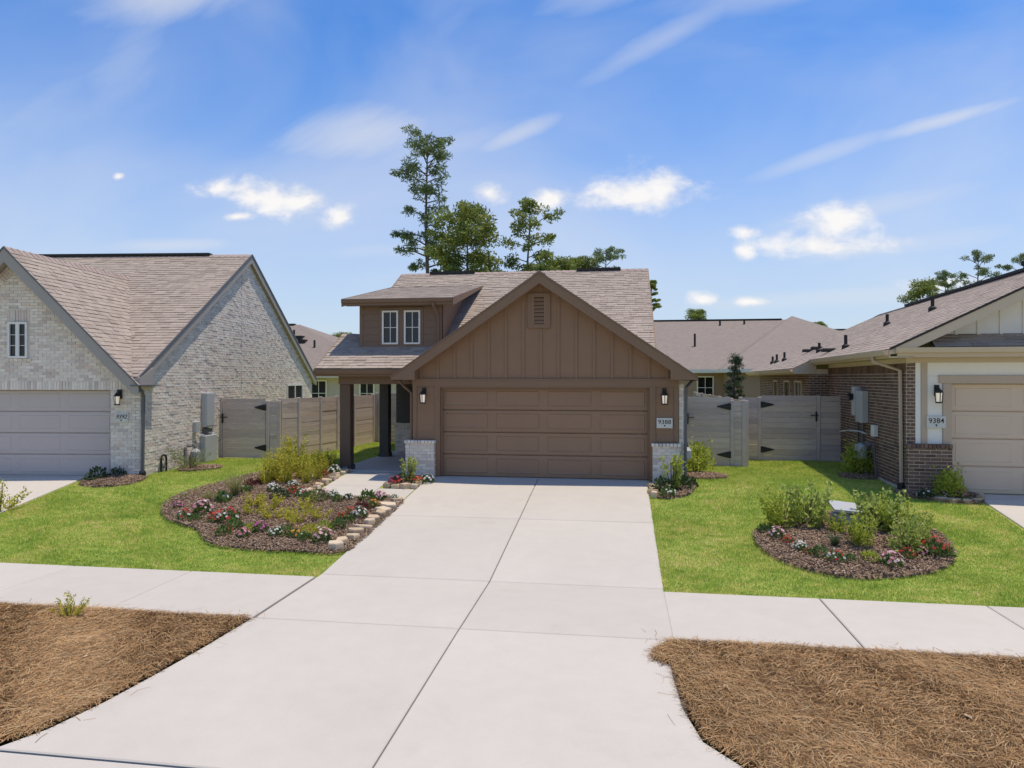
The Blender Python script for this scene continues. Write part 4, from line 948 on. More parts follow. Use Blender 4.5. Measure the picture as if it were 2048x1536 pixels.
b = MB(); b.box(-10.252, -10.20, yf + .02, yf + .2, 0, 2.05); b.box(-15.12, -10.20, yf + .02, yf + .2, 2.04, 2.07); L.part('door_casing', b, 'gray_fascia')
window(L, -12.73, -12.25, yf - .03, 2.80, 3.66, 'white_paint', 1, 3, .05, mull=.085, glass='glass_dark')
# side gable wall
side = [(16.31, -.1), (28.6, -.1), (28.6, 2.42), (22.45, 6.02), (16.31, 2.22)]
b = MB(); b.prism([(q[0], q[1]) for q in side], 'x', xw - .15, xw); sd = L.part('side_wall', b, 'cream_mortar')
swin = (25.75, 27.4, .95, 2.10)
bricks(L, Plane((xw, 0, 0), (0, 1, 0), (0, 0, 1)), side, 'cream_brick', [(swin[0] - .02, swin[1] + .02, swin[2] - .02, swin[3] + .02), (21.83, 21.85, 0, 6)], sd)
b = MB(); b.box(xw + .001, xw + .004, 21.832, 21.848, 0, 5.6); L.part('control_joint', b, 'concrete_joint', sd)
window(L, swin[0], swin[1], xw + .02, swin[2], swin[3], 'white_paint', 1, 1, .05, mull=.06, axis='+x', glass='glass_dark')
b = MB(); b.box(-16, xw - .2, 28.3, 28.6, 0, 2.4); b.box(-16, -15.9, yf, 28.6, 0, 2.4); L.part('back_walls', b, 'cream_mortar')
# roofs
ms = .619; my, mz, ey, ezz = 22.40, 6.28, 16.05, 2.35; xe = -9.43
k = math.hypot(1, ms); yi = ey + (az - ezz) / ms
b = MB(); b.slab([(-9.57, ey, ezz), (xe, ey, ezz), (xe, my, mz), (ax, my, mz), (ax, yi, az)], .06); b.slab([(-17, yi, az), (ax, yi, az), (ax, my, mz), (-17, my, mz)], .06); b.slab([(-17, my, mz), (xe, my, mz), (xe, 28.85, 2.29), (-17, 28.85, 2.29)], .06); lr = L.part('main_roof', b, 'roof_deck')
pl = Plane((0, ey, ezz), (1, 0, 0), (0, 1, ms)); V_ = lambda y: (y - ey) * k
shingles(L, pl, [(-9.57, 0), (xe, 0), (xe, V_(my)), (ax, V_(my)), (ax, V_(yi))], (), lr, .019); shingles(L, pl, [(-17, V_(yi)), (ax, V_(yi)), (ax, V_(my)), (-17, V_(my))], (), lr)
ridge_caps(L, (-17, my, mz), (xe, my, mz), ms, lr)
b = MB(); b.box(-16.5, -10.75, my - .13, my + .13, mz + .0, mz + .07); L.part('ridge_vent', b, 'dark_vent', lr)
b = MB(); tip = -9.38; b.slab([(ax, yr, az), (ax, yi, az), (-9.57, ey, lg(-9.57)), (tip, ey - .02, lg(tip)), (tip, yr, lg(tip))], .05); b.slab([(ax, yr, az), (-15.75, yr, lg(-15.75)), (-15.75, 18, lg(-15.75)), (ax, yi, az)], .05); fr_ = L.part('front_gable_roof', b, 'roof_deck')
pl = Plane((tip, 0, lg(tip)), (0, 1, 0), (-1, 0, gs)); kq = math.sqrt(2)
shingles(L, pl, [(yr, 0), (ey, 0), (yi, (tip - ax) * kq), (yr, (tip - ax) * kq)], (), fr_, .019)
ridge_caps(L, (ax, yr, az), (ax, yi, az), gs, fr_)
for s in (1, -1):
    tp = ax + s * 3.22; poly = [(ax, az - .01), (tp, lg(tp) - .01), (tp, lg(tp) - .20), (tp - s * .14, lg(tp) - .20), (ax, az - .34)]
    bb = MB(); bb.prism(poly if s > 0 else poly[::-1], 'y', yr - .002, yr + .03); rk = L.part('rake_board', bb, 'gray_fascia')
    poly = [(ax, az + .02), (tp + s * .02, lg(tp) + .0), (tp + s * .02, lg(tp) - .04), (ax, az - .02)]
    bb = MB(); bb.prism(poly if s > 0 else poly[::-1], 'y', yr - .024, yr - .003); L.part('drip_edge', bb, 'dark_gray', rk)
    bb = MB(); bb.prism([(ax, az - .18), (tp - s * .03, lg(tp - s * .03) - .18), (tp - s * .03, lg(tp - s * .03) - .205), (ax, az - .205)][::s], 'y', yr + .031, yf - .016); L.part('rake_soffit', bb, 'gray_fascia')
# side rake and the boxed eave return at the corner
for (pa, pb) in (((ey, ezz), (my, mz)), ((my, mz), (28.85, 2.29))):
    bb = MB(); bb.prism([pa, pb, (pb[0], pb[1] - .25), (pa[0], pa[1] - .25)], 'x', xe, xe + .03); rk = L.part('rake_board', bb, 'gray_fascia')
    bb = MB(); bb.prism([(pa[0], pa[1] + .035), (pb[0], pb[1] + .035), (pb[0], pb[1] - .03), (pa[0], pa[1] - .03)], 'x', xe + .031, xe + .05); L.part('drip_edge', bb, 'dark_gray', rk)
    bb = MB(); bb.prism([(pa[0], pa[1] - .19), (pb[0], pb[1] - .19), (pb[0], pb[1] - .215), (pa[0], pa[1] - .215)], 'x', xw + .001, xe - .001); L.part('rake_soffit', bb, 'gray_fascia')
b = MB(); b.box(xw - .05, xe + .06, ey - .02, ey + .55, 2.17, 2.20); b.prism([(ey - .02, 2.20), (ey + .55, 2.20), (ey + .55, 2.58), (ey - .02, 2.33)], 'x', xw + .02, xe + .055); L.part('eave_return', b, 'gray_fascia')
b = MB(); b.box(xw - .05, xe + .14, ey - .10, ey + .75, 2.145, 2.168); L.part('return_cap', b, 'dark_gray')
b = MB(); b.tube([(xw + .12, ey - .03, 2.14), (xw + .07, yf - .0, 1.92), (xw + .06, yf - .02, .1)], .04, 6); L.part('downspout', b, 'dark_gray')
b = MB(); b.lathe(xw + .07, yf - .04, [(.075, -.1), (.075, .12), (.05, .16)], 8); L.part('drain_boot', b, 'black_iron')
settle(L)
lantern(-10.0, yf - .02, 1.86, 'lit black carriage lantern on pale brick beside the grey garage door', LROT)
plaque(-10.13, -9.80, yf - .012, 1.28, 1.51, '9392', 'pale stone plaque reading 9392 on the left brick pier', LROT, .35)

# ------------------------------------------------------------------ the brown brick house on the right
N = Thing('brick_house', 'low brown brick house with white gable boards and tan garage door, at right', 'house', (8, 15.82, 0), RROT)
xb, yf = 4.81, 15.82; ex, ez_, rx, rz = 4.36, 2.90, 8.26, 4.82; rs = (rz - ez_) / (rx - ex); yb = 22.9; rv = 15.40
wallp = [(15.86, .02), (yb, .02), (yb, 2.62), (15.86, 2.62)]
b = MB(); b.box(xb, xb + .15, 15.86, yb, -.1, 2.8); b.box(xb, 12, 30, 30.15, 0, 2.6); b.box(11.7, 11.85, yf, 30, 0, 2.7); sd = N.part('side_wall', b, 'light_mortar')
pl = Plane((xb, 0, 0), (0, -1, 0), (0, 0, 1)); bricks(N, pl, [(-yb, .06), (-15.86, .06), (-15.86, 2.43), (-yb, 2.43)], 'brown_brick', parent=sd)
lay(N, 'brick', Plane((xb, 0, 2.43), (0, -1, 0), (0, 0, 1)), [(-yb, 0), (-15.86, 0), (-15.86, .205), (-yb, .205)], .0715, .205, .0105, .012, 'brown_brick', stagger=0, parent=sd, jit=.4)
b = MB(); b.box(xb - .03, xb + .1, 15.8, yb, -.2, .055); N.part('slab_edge', b, 'concrete')
b = MB(); b.box(xb, xb + .16, yf + .02, 15.858, -.1, 2.62); cb = N.part('corner_pier', b, 'light_mortar')
bricks(N, Plane((xb, yf + .02, .99), (1, 0, 0), (0, 0, 1)), [(0, 0), (.16, 0), (.16, 1.63), (0, 1.63)], 'brown_brick', parent=cb, w=.14)
# pier below the white boards
b = MB(); b.box(xb, 5.61, yf - .10, yf + .02, -.3, .92); pr = N.part('brick_pier', b, 'light_mortar')
bricks(N, Plane((xb, yf - .10, -.20), (1, 0, 0), (0, 0, 1)), [(0, 0), (.80, 0), (.80, 1.12), (0, 1.12)], 'brown_brick', parent=pr); bricks(N, Plane((xb, yf + .02, -.20), (0, -1, 0), (0, 0, 1)), [(0, 0), (.12, 0), (.12, 1.12), (0, 1.12)], 'brown_brick', parent=pr)
for i in range(11): bb = MB(); bb.box(xb - .02 + i * .0755 + .005, xb - .02 + (i + 1) * .0755 - .005, yf - .135, yf - .0, .925, 1.0, random.random(), .006); N.part('cap_brick', bb, 'brown_brick', pr)
# front boards
b = MB(); b.box(4.97, 5.62, yf + .022, yf + .15, .9, 2.8); b.box(5.62, 11.7, yf + .022, yf + .15, 2.22, 2.8); b.box(10.5, 11.7, yf + .022, yf + .15, -.1, 2.22); fw = N.part('front_wall', b, 'white_board')
for (a, c, z0, z1, m_, dpt, nm) in ((4.972, 5.07, 1.0, 2.73, 'white_board', .0, 'white_trim_board'), (5.075, 5.19, 1.0, 2.73, 'tan_trim', -.012, 'tan_trim_board'), (5.195, 5.47, 1.0, 2.36, 'white_board', .006, 'white_panel'), (5.195, 11.6, 2.385, 2.73, 'white_board', .004, 'white_panel')):
    bb = MB(); bb.box(a, c, yf + dpt, yf + .021, z0, z1); N.part(nm, bb, m_, fw)
b = MB(); b.box(5.475, 5.63, yf - .02, yf + .18, .1, 2.22); b.box(5.40, 11.0, yf - .035, yf + .021, 2.225, 2.38); b.box(10.5, 10.65, yf - .02, yf + .18, 0, 2.22); N.part('door_casing', b, 'tan_trim')
garage_door(N, 5.64, 10.5, yf + .12, .0, 2.215, 'tan_door', 4, 4, .008)
# cornice, pent roof, gable boards, rake
b = MB(); b.box(ex + .15, 12, rv, rv + .03, 2.745, 2.905); b.box(xb - .3, 12, rv + .03, yf + .02, 2.74, 2.765); b.box(xb - .02, 12, yf - .03, yf + .02, 2.64, 2.739); N.part('cornice', b, 'tan_fascia')
gutter(N, ex + .1, 12, rv - .002, 2.93, 'tan_fascia', w=.1, h=.1)
b = MB(); b.slab([(5.2, rv, 2.945), (12, rv, 2.945), (12, yf + .1, 3.22), (5.2, yf + .1, 3.22)], .04); pt = N.part('pent_roof', b, 'roof_deck')
lay(N, 'shingle', Plane((0, rv, 2.945), (1, 0, 0), (0, yf + .1 - rv, .275)), [(5.2, 0), (11, 0), (11, .56), (5.2, .56)], .3, .145, .005, .02, 'shingle', widths=SHW, stagger=0, top=.12, parent=pt, jit=.3)
def rz_(x): return ez_ + rs * (x - ex) if x < rx else rz - rs * (x - rx)
b = MB(); b.prism([(5.0, 3.0), (11.6, 3.0), (11.2, rz_(11.2) - .15), (rx, rz - .15), (5.3, rz_(5.3) - .15)], 'y', yf + .1, yf + .2); gw = N.part('gable_wall', b, 'white_board')
for i in range(14):
    x = 5.75 + i * .406; bb = MB(); bb.box(x - .03, x + .03, yf + .078, yf + .099, 3.2, rz_(x) - .16); N.part('batten', bb, 'white_board', gw)
for s in (1, -1):
    x0 = ex if s > 0 else 2 * rx - ex; poly = [(rx, rz + .0), (x0, ez_), (x0, ez_ - .10), (x0 + s * .3, ez_ - .06), (rx, rz - .24)]
    bb = MB(); bb.prism(poly[::-1] if s > 0 else poly, 'y', rv - .03, rv - .003); rk = N.part('rake_board', bb, 'tan_fascia')
    bb = MB(); bb.prism([(rx, rz - .16), (x0 + s * .6, rz_(x0 + s * .6) - .16), (x0 + s * .6, rz_(x0 + s * .6) - .18), (rx, rz - .18)], 'y', rv, yf + .099); N.part('rake_soffit', bb, 'tan_fascia')
    bb = MB(); poly = [(rx, rz + .03), (x0, ez_ + .03), (x0, ez_ - .02), (rx, rz - .02)]; bb.prism(poly[::-1] if s > 0 else poly, 'y', rv - .045, rv - .031); N.part('drip_edge', bb, 'dark_vent', rk)
ex2 = 3.81; ez2 = rz_(ex2); y2, yh = 35.0, 30.6; kr = math.hypot(1, rs)
b = MB(); b.slab([(ex, rv, ez_), (rx, rv, rz), (rx, yb, rz), (ex, yb, ez_)], .06); b.slab([(ex2, yb, ez2), (rx, yb, rz), (rx, yh, rz), (ex2, y2, ez2)], .06); b.slab([(rx, rv, rz), (2 * rx - ex, rv, ez_), (2 * rx - ex, y2, ez_), (rx, yh, rz)], .06); b.slab([(ex2, y2, ez2), (rx, yh, rz), (2 * rx - ex, y2, ez_)], .06); nr = N.part('main_roof', b, 'roof_deck')
pl = Plane((ex, 0, ez_), (0, -1, 0), (1, 0, rs)); h1 = (rx - ex) * kr
shingles(N, pl, [(-yb, 0), (-rv, 0), (-rv, h1), (-yb, h1)], (), nr, .009); v2 = (ex2 - ex) * kr
shingles(N, pl, [(-y2, v2), (-yb, v2), (-yb, h1), (-yh, h1)], (), nr, .009)
ridge_caps(N, (rx, rv, rz), (rx, yh, rz), rs, nr)
b = MB(); b.box(rx - .13, rx + .13, 17.5, 27, rz, rz + .07); N.part('ridge_vent', b, 'dark_vent', nr)
# side eaves: fascia, gutter, soffit
def side_eave(T, x, y0, y1, z, xs_, mat):
    bb = MB(); bb.box(x, x + .025, y0, y1, z - .17, z - .02); bb.box(x + .025, xs_, y0, y1, z - .165, z - .14); T.part('eave_fascia', bb, mat)
    bb = MB(); w, h = .11, .11; bb.prism([(x - .002, z - .01), (x - .002, z - .01 - h), (x - w * .7, z - .01 - h), (x - w, z - .03), (x - w, z - .01), (x - w + .012, z - .01), (x - w * .66, z - h + .002), (x - .014, z - h + .002), (x - .014, z - .01)], 'y', y0, y1); T.part('gutter', bb, mat)
side_eave(N, ex, rv, yb, ez_, xb, 'tan_fascia'); side_eave(N, ex2, yb, y2, ez2, 4.3, 'tan_fascia')
b = MB(); b.prism([(ex2, ez2 - .17), (ex + .1, ez2 - .17), (ex + .1, rz_(ex + .1) - .03), (ex2, ez2 - .02)], 'y', yb - .03, yb - .003); N.part('eave_end_board', b, 'tan_fascia')
b = MB(); b.tube([(ex - .05, 16.35, ez_ - .13), (ex - .05, 16.32, ez_ - .22), (xb - .06, 16.02, 2.48), (xb - .05, 15.98, .1)], .04, 6); N.part('downspout', b, 'tan_trim')
b = MB(); b.lathe(xb - .06, 15.97, [(.075, -.1), (.075, .14), (.05, .18)], 8); N.part('drain_boot', b, 'black_iron')
# rear wing
b = MB(); b.box(4.28, 4.43, yb, 34.3, 0, 2.5); b.box(4.43, xb + .15, yb, yb + .1, 0, 2.6); rw = N.part('rear_wing_wall', b, 'light_mortar')
bricks(N, Plane((4.28, 0, 0), (0, -1, 0), (0, 0, 1)), [(-34.3, .06), (-yb, .06), (-yb, 2.45), (-34.3, 2.45)], 'brown_brick', [(-25.2, -24.0, .9, 2.25), (-29.9, -28.9, .9, 2.25), (-27.4, -26.2, .9, 2.25)], rw)
bricks(N, Plane((4.28, yb, 0), (1, 0, 0), (0, 0, 1)), [(0, .06), (.53, .06), (.53, 2.45), (0, 2.45)], 'brown_brick', parent=rw)
for (a, c) in ((24.0, 25.2), (26.2, 27.4), (28.9, 29.9)): window(N, a, c, 4.255, .9, 2.25, 'tan_fascia', 2, 2, .06, axis='-x', glass='glass_dark')
# plumbing vents and box vents on the roof slope
for (x, y, hgt) in ((6.35, 22.6, .32), (6.75, 20.2, .34), (4.95, 24.9, .30), (4.90, 21.2, .36), (4.60, 29.6, .34), (4.52, 31.0, .34), (4.47, 31.8, .3)):
    bb = MB(); z = rz_(x); bb.lathe(x, y, [(.045, z - .05), (.045, z + hgt)], 8); bb.lathe(x, y, [(.11, z - .05), (.10, z + .07), (.05, z + .11)], 8); N.part('vent_pipe', bb, 'dark_vent', nr)
bb = MB(); bb.lathe(rx + .5, 19.9, [(.06, rz - .4), (.06, rz + .30), (.10, rz + .30), (.10, rz + .42)], 8); N.part('flue', bb, 'dark_vent', nr)
for (x, y) in ((5.2, 26.6), (5.1, 27.6), (4.75, 22.6)):
    bb = MB(); z = rz_(x); bb.box(x - .18, x + .18, y - .16, y + .16, z + .02, z + .13, 0, .03); N.part('box_vent', bb, 'dark_vent', nr)
settle(N)
lantern(5.36, yf + .0, 1.99, 'black carriage lantern with clear glass on white board of the right house', RROT)
plaque(5.17, 5.52, yf - .005, 1.32, 1.56, '9384', 'pale plaque reading 9384 on the white board of the right house', RROT)

# ------------------------------------------------------------------ fences and gates
PLANK = unit_piece('plank', 'fence'); 
def planks(T, p0, p1, z0, z1, n, parent=None, th=.022, y_off=0.0):
    a = Vector((*p0, 0)); d = Vector((*p1, 0)) - a; L_ = d.length; d.normalize(); nrm = d.cross(Vector((0, 0, 1))); h = (z1 - z0) / n
    for i in range(n):
        m4 = Matrix.Identity(4); m4.col[0][:3] = d * L_; m4.col[1][:3] = Vector((0, 0, h - .006)); m4.col[2][:3] = nrm * (th * random.uniform(.85, 1.25))
        m4.col[3][:3] = a + Vector((0, 0, z0 + i * h + random.uniform(-.002, .002))) + nrm * y_off; T.piece('plank', PLANK, m4, parent)
def fence_run(pts, z1, label, n=12, z0=.0, group='weathered grey plank fences'):
    T = Thing('plank_fence', label, 'fence', (*pts[0], 0), group=group)
    for i, p in enumerate(pts):
        b = MB(); b.box(p[0] - .05, p[0] + .05, p[1] - .05, p[1] + .05, -.1, z1 + .015, random.random(), .008); T.part('post', b, 'fence_post')
    for a, c in zip(pts[:-1], pts[1:]):
        d = (Vector(c) - Vector(a)).normalized() * .052; planks(T, (a[0] + d.x, a[1] + d.y), (c[0] - d.x, c[1] - d.y), z0, z1, n)
        b = MB(); nb = Vector((-d.y, d.x)).normalized() * .02
        for z in (z0 + .2, (z0 + z1) / 2, z1 - .2): b.tube([(a[0] + d.x + nb.x, a[1] + d.y + nb.y, z), (c[0] - d.x + nb.x, c[1] - d.y + nb.y, z)], .02, 4)
        T.part('rail', b, 'fence_post')
    return T
def gate(p0, p1, z1, label, hinge_at, n=12, z0=.01):
    """boards along p0-p1 facing the street; hinge_at 0 or 1 is the hinge end"""
    T = Thing('plank_gate', label, 'gate', (*p0, 0), group='plank gates beside the houses'); planks(T, p0, p1, z0, z1, n, None, .024, .012)
    a = Vector((*p0, 0)); d = (Vector((*p1, 0)) - a); L_ = d.length; d.normalize(); nr = d.cross(Vector((0, 0, 1)))
    b = MB()
    for t in (.05, L_ - .05): 
        q = a + d * t - nr * .022; b.box(q.x - .04, q.x + .04, q.y - .012, q.y + .012, z0, z1)
    T.part('gate_frame', b, 'fence_post')
    for z in (z0 + .30, z1 - .26):
        b = MB(); e = a + d * (L_ * hinge_at) + nr * .046; s = d * (1 if hinge_at == 0 else -1); pts = [e - s * .03 + Vector((0, 0, z - .09)), e + s * .04 + Vector((0, 0, z - .085)), e + s * .33 + Vector((0, 0, z - .012)), e + s * .33 + Vector((0, 0, z + .012)), e + s * .04 + Vector((0, 0, z + .085)), e - s * .03 + Vector((0, 0, z + .09))]
        vs = pts + [p + nr * .012 for p in pts]; b.add(vs, [tuple(range(6, 12)), tuple(range(5, -1, -1))] + [(i, (i + 1) % 6, 6 + (i + 1) % 6, 6 + i) for i in range(6)]); T.part('strap_hinge', b, 'black_iron')
    b = MB(); e = a + d * (L_ * (1 - hinge_at)) + nr * .05; s = d * (1 if hinge_at == 1 else -1); zc = z1 - .55
    b.box(e.x - .02, e.x + .02, e.y - .02, e.y + .02, zc - .17, zc + .10); q0 = e - s * .06; q1 = e + s * .16; b.tube([(q0.x, q0.y - .02, zc), (q1.x, q1.y - .02, zc)], .014, 6); T.part('latch', b, 'black_iron')
    return T
gate((-11.50, 19.32), (-10.16, 19.30), 1.74, 'grey plank gate with black strap hinges beside the pale brick house', 1)
b = MB(); b.box(-11.64, -11.52, 19.27, 19.38, -.1, 1.78, .3, .01); solo('gate_post', b, 'fence_post', 'grey wooden post at latch side of the left gate', 'post', (-11.58, 19.32, 0))
fence_run([(-10.10, 19.31), (-9.80, 19.40)], 1.66, 'short plank fence panel beside the left gate hinges')
fence_run([(-9.80, 19.46), (-9.52, 20.06), (-9.24, 20.98), (-9.10, 21.95), (-9.0, 23.2), (-8.88, 24.75)], 1.74, 'long plank fence running back between pale house and porch')
fence_run([(-8.80, 24.9), (-7.05, 24.9)], 1.78, 'plank fence panel seen between the two porch posts')
gate((1.78, 19.40), (2.86, 19.40), 1.84, 'grey plank gate right of the brown house, hinges pointing left', 1)
fence_run([(2.92, 19.40), (3.22, 19.40)], 1.74, 'narrow plank fence panel ending at the pale corner post')
b = MB(); b.box(1.42, 1.76, 19.37, 19.41, .0, 1.84, .6); b.box(1.70, 1.78, 19.36, 19.44, -.1, 1.88, .2); solo('fence_panel', b, 'fence_post', 'grey boards closing the gap between brown house and gate', 'fence', (1.6, 19.4, 0))
fence_run([(3.30, 19.5), (3.29, 22.0), (3.28, 24.5), (3.27, 27.0), (3.26, 29.5), (3.25, 32.0)], 1.72, 'long plank fence on the property line behind the corner post')
fence_run([(3.40, 21.0), (3.92, 21.0)], 1.78, 'short plank fence panel left of the wide right gate')
gate((3.97, 21.0), (5.44, 21.0), 1.84, 'wide grey plank gate near the brown brick house, latch on right', 0)
fence_run([(5.50, 21.0), (6.30, 21.03)], 1.83, 'plank fence panel between the wide gate and brown brick wall')

# ------------------------------------------------------------------ meters and pipes
T = Thing('electric_meter', 'grey electric meter cabinet with conduit on the pale brick side wall', 'meter', (-9.48, 19.6, 0), LROT, 'electric meters')
x = -9.505
b = MB(); b.box(x, x + .14, 19.22, 19.72, .98, 1.92, 0, .01); T.part('cabinet', b, 'gray_box')
b = MB(); b.box(x + .14, x + .155, 19.25, 19.69, 1.01, 1.89); T.part('cabinet_door', b, 'gray_box')
b = MB(); b.lathe(x + .0, 19.45, [(.0, 0)] * 0 + [(.03, .86), (.03, .98)], 8); b.box(x, x + .12, 19.3, 19.62, .82, .92); T.part('lug_box', b, 'dark_gray')
b = MB(); b.box(x, x + .16, 19.15, 19.85, .02, .74, 0, .012); T.part('lower_cabinet', b, 'gray_box')
b = MB(); b.tube([(x + .06, 18.9, .76), (x + .06, 19.9, .76)], .022, 6); b.tube([(x + .05, 19.82, .0), (x + .05, 19.82, 1.5), (x + .02, 19.86, 1.62)], .028, 6); T.part('conduit', b, 'pipe')
b = MB(); b.box(x, x + .1, 18.75, 18.95, .86, 1.15, 0, .01); T.part('junction_box', b, 'gray_box')
T = Thing('gas_meter', 'grey gas meter with pipes behind the shrub on the pale brick wall', 'meter', (-9.4, 18.6, 0), LROT, 'gas meters')
b = MB(); b.lathe(-9.36, 18.62, [(.05, .12), (.12, .16), (.13, .36), (.09, .42), (.03, .44)], 12); T.part('meter_body', b, 'gray_box')
b = MB(); b.tube([(-9.49, 18.3, .0), (-9.49, 18.3, .50), (-9.40, 18.52, .56), (-9.36, 18.62, .44)], .02, 6); b.tube([(-9.36, 18.74, .42), (-9.40, 18.82, .56), (-9.5, 18.9, .60)], .02, 6); b.lathe(-9.43, 18.42, [(.05, .5), (.075, .53), (.05, .57)], 10); T.part('gas_pipe', b, 'dark_gray')
T = Thing('drain_pipe', 'black bent pipe standing at the pale brick wall base', 'pipe', (-9.4, 17.2, 0), LROT)
b = MB(); b.tube([(-9.44, 17.06, -.05), (-9.44, 17.06, .34), (-9.44, 17.10, .41), (-9.44, 17.18, .43), (-9.44, 17.27, .40), (-9.44, 17.30, .33), (-9.44, 17.30, -.05)], .026, 8); T.part('pipe_bend', b, 'black_iron')
b = MB(); b.lathe(-9.44, 17.18, [(.02, .10), (.035, .14), (.02, .18)], 8); b.tube([(-9.44, 17.06, .14), (-9.44, 17.30, .14)], .012, 6); T.part('valve', b, 'dark_gray')
T = Thing('electric_meter', 'pale grey electric meter box on the brown brick side wall', 'meter', (4.75, 18.9, 0), RROT, 'electric meters')
x = 4.80
b = MB(); b.box(x - .15, x, 18.55, 19.15, 1.25, 2.02, 0, .01); T.part('cabinet', b, 'gray_box')
b = MB(); b.box(x - .16, x, 19.22, 19.5, 1.40, 2.12, 0, .01); T.part('meter_can', b, 'pipe')
b = MB(); b.add([], []); b.tube([(x - .16, 19.36, 1.86), (x - .26, 19.36, 1.86)], .085, 12); T.part('meter_dial', b, 'glass')
b = MB(); b.tube([(x - .05, 18.85, .0), (x - .05, 18.85, 1.26)], .03, 6); b.tube([(x - .05, 19.35, .0), (x - .05, 19.35, 1.4)], .03, 6); T.part('conduit', b, 'dark_gray')
b = MB(); b.tube([(x - .03, 18.6, .98), (x - .12, 18.9, 1.02), (x - .22, 19.5, 1.0), (x - .3, 20.1, .93)], .02, 6); T.part('cable_guard', b, 'pipe')
b = MB(); b.box(x - .1, x, 17.75, 18.0, .98, 1.24, 0, .01); T.part('junction_box', b, 'white_paint')
T = Thing('gas_meter', 'grey gas meter low on the brown brick wall beside the golden shrub', 'meter', (4.6, 18.3, 0), RROT, 'gas meters')
b = MB(); b.lathe(4.60, 18.42, [(.08, .38), (.15, .42), (.155, .68), (.13, .74), (.04, .77)], 14); T.part('meter_body', b, 'gray_box')
b = MB(); b.tube([(4.62, 18.42, .76), (4.66, 18.2, .80), (4.72, 17.8, .78), (4.76, 17.72, .0)], .022, 6); b.lathe(4.68, 18.0, [(.04, .72), (.07, .77), (.04, .83)], 10); T.part('gas_pipe', b, 'dark_gray')
T = Thing('gas_meter', 'small grey gas meter half hidden by the shrub right of the brown house', 'meter', (1.55, 17.1, 0), 0, 'gas meters')
b = MB(); b.lathe(1.56, 17.2, [(.06, .40), (.11, .44), (.115, .62), (.05, .70)], 12); T.part('meter_body', b, 'gray_box')
b = MB(); b.tube([(1.46, 17.0, .0), (1.46, 17.0, .78), (1.50, 17.08, .84), (1.56, 17.2, .82), (1.60, 17.22, .68)], .02, 6); b.lathe(1.48, 17.02, [(.03, .75), (.055, .79), (.03, .84)], 8); T.part('gas_pipe', b, 'dark_gray')
T = Thing('utility_pedestal', 'low pale grey utility box with sloping lid among island bed shrubs', 'utility box', (3.92, 13.15, gz(13.15, 3.9)))
zb_ = gz(13.15, 3.9)
b = MB(); b.box(3.70, 4.14, 13.0, 13.35, zb_ - .05, zb_ + .24, 0, .02); T.part('box_body', b, 'gray_box')
b = MB(); b.add([(3.66, 12.95, zb_ + .305), (4.18, 12.95, zb_ + .265), (4.18, 13.40, zb_ + .345), (3.66, 13.40, zb_ + .40), (3.66, 12.95, zb_ + .345), (4.18, 12.95, zb_ + .305), (4.18, 13.40, zb_ + .385), (3.66, 13.40, zb_ + .44)], [(4, 5, 6, 7), (0, 1, 5, 4), (1, 2, 6, 5), (2, 3, 7, 6), (3, 0, 4, 7), (0, 3, 2, 1)]); T.part('lid', b, 'gray_box')

# ------------------------------------------------------------------ edging stones
def stone_mesh():
    n = random.choice([4, 5, 5, 6]); t0 = random.uniform(0, 6.28); rad = [random.uniform(.75, 1.3) for _ in range(n)]
    def ring(k, z): return [(math.cos(t0 + 6.283 * i / n) * rad[i] * k, math.sin(t0 + 6.283 * i / n) * rad[i] * k, z + random.uniform(-.06, .06)) for i in range(n)]
    v = ring(1.0, 0) + ring(1.0, .82) + ring(.93, 1.0); f = [tuple(range(2 * n, 3 * n))]
    for q in (0, n):
        for i in range(n): j = (i + 1) % n; f.append((q + i, q + j, q + n + j, q + n + i))
    me = make_mesh('stone', v, f); me.materials.append(M['stone']); return me
STONES = [stone_mesh() for _ in range(9)]
def stone_edging(path, n, label, size=(.13, .11, .12)):
    T = Thing('stone_edging', label, 'stone edging', (*path[0], gz(path[0][1], path[0][0])), group='tan stone edgings')
    segs = [(Vector(a), Vector(c)) for a, c in zip(path[:-1], path[1:])]; tot = sum((c - a).length for a, c in segs)
    for i in range(n):
        s = (i + .5) / n * tot
        for a, c in segs:
            l_ = (c - a).length
            if s <= l_: break
            s -= l_
        p = a + (c - a).normalized() * min(s, l_); d = (c - a).normalized(); ang = math.atan2(d.y, d.x); p += Vector((-d.y, d.x)) * random.uniform(-.03, .03)
        m4 = Matrix.Translation((p.x, p.y, gz(p.y, p.x) - .005)) @ Matrix.Rotation(ang + random.uniform(-.15, .15), 4, 'Z') @ Matrix.Rotation(random.uniform(-.12, .12), 4, 'X') @ Matrix.Rotation(random.uniform(-.12, .12), 4, 'Y') @ Matrix.Diagonal((tot / n * .53, size[1] * random.uniform(.85, 1.25), size[2] * random.uniform(.8, 1.25), 1))
        T.piece('stone', random.choice(STONES), m4)
stone_edging([(-4.62, 11.02), (-4.56, 12.2), (-4.53, 13.2), (-4.54, 14.15)], 12, 'row of tan stones along the left edge of the middle driveway', (.16, .135, .12))
stone_edging([(-6.63, 14.2), (-6.66, 15.3), (-6.66, 16.85)], 13, 'row of tan stones along the front walk', (.13, .10, .10))
stone_edging([(-5.2, 15.16), (-4.50, 15.14), (-4.47, 15.9)], 7, 'tan stones round the small bed by the left brick pier', (.13, .09, .11))
stone_edging([(.70, 14.82), (.70, 15.85)], 5, 'few tan stones beside the driveway under the right brick pier', (.13, .08, .10))
stone_edging([(6.0, 14.9), (6.45, 14.72), (6.9, 14.85), (7.0, 15.3)], 6, 'tan stones round the bed by the right house pier', (.13, .08, .08))
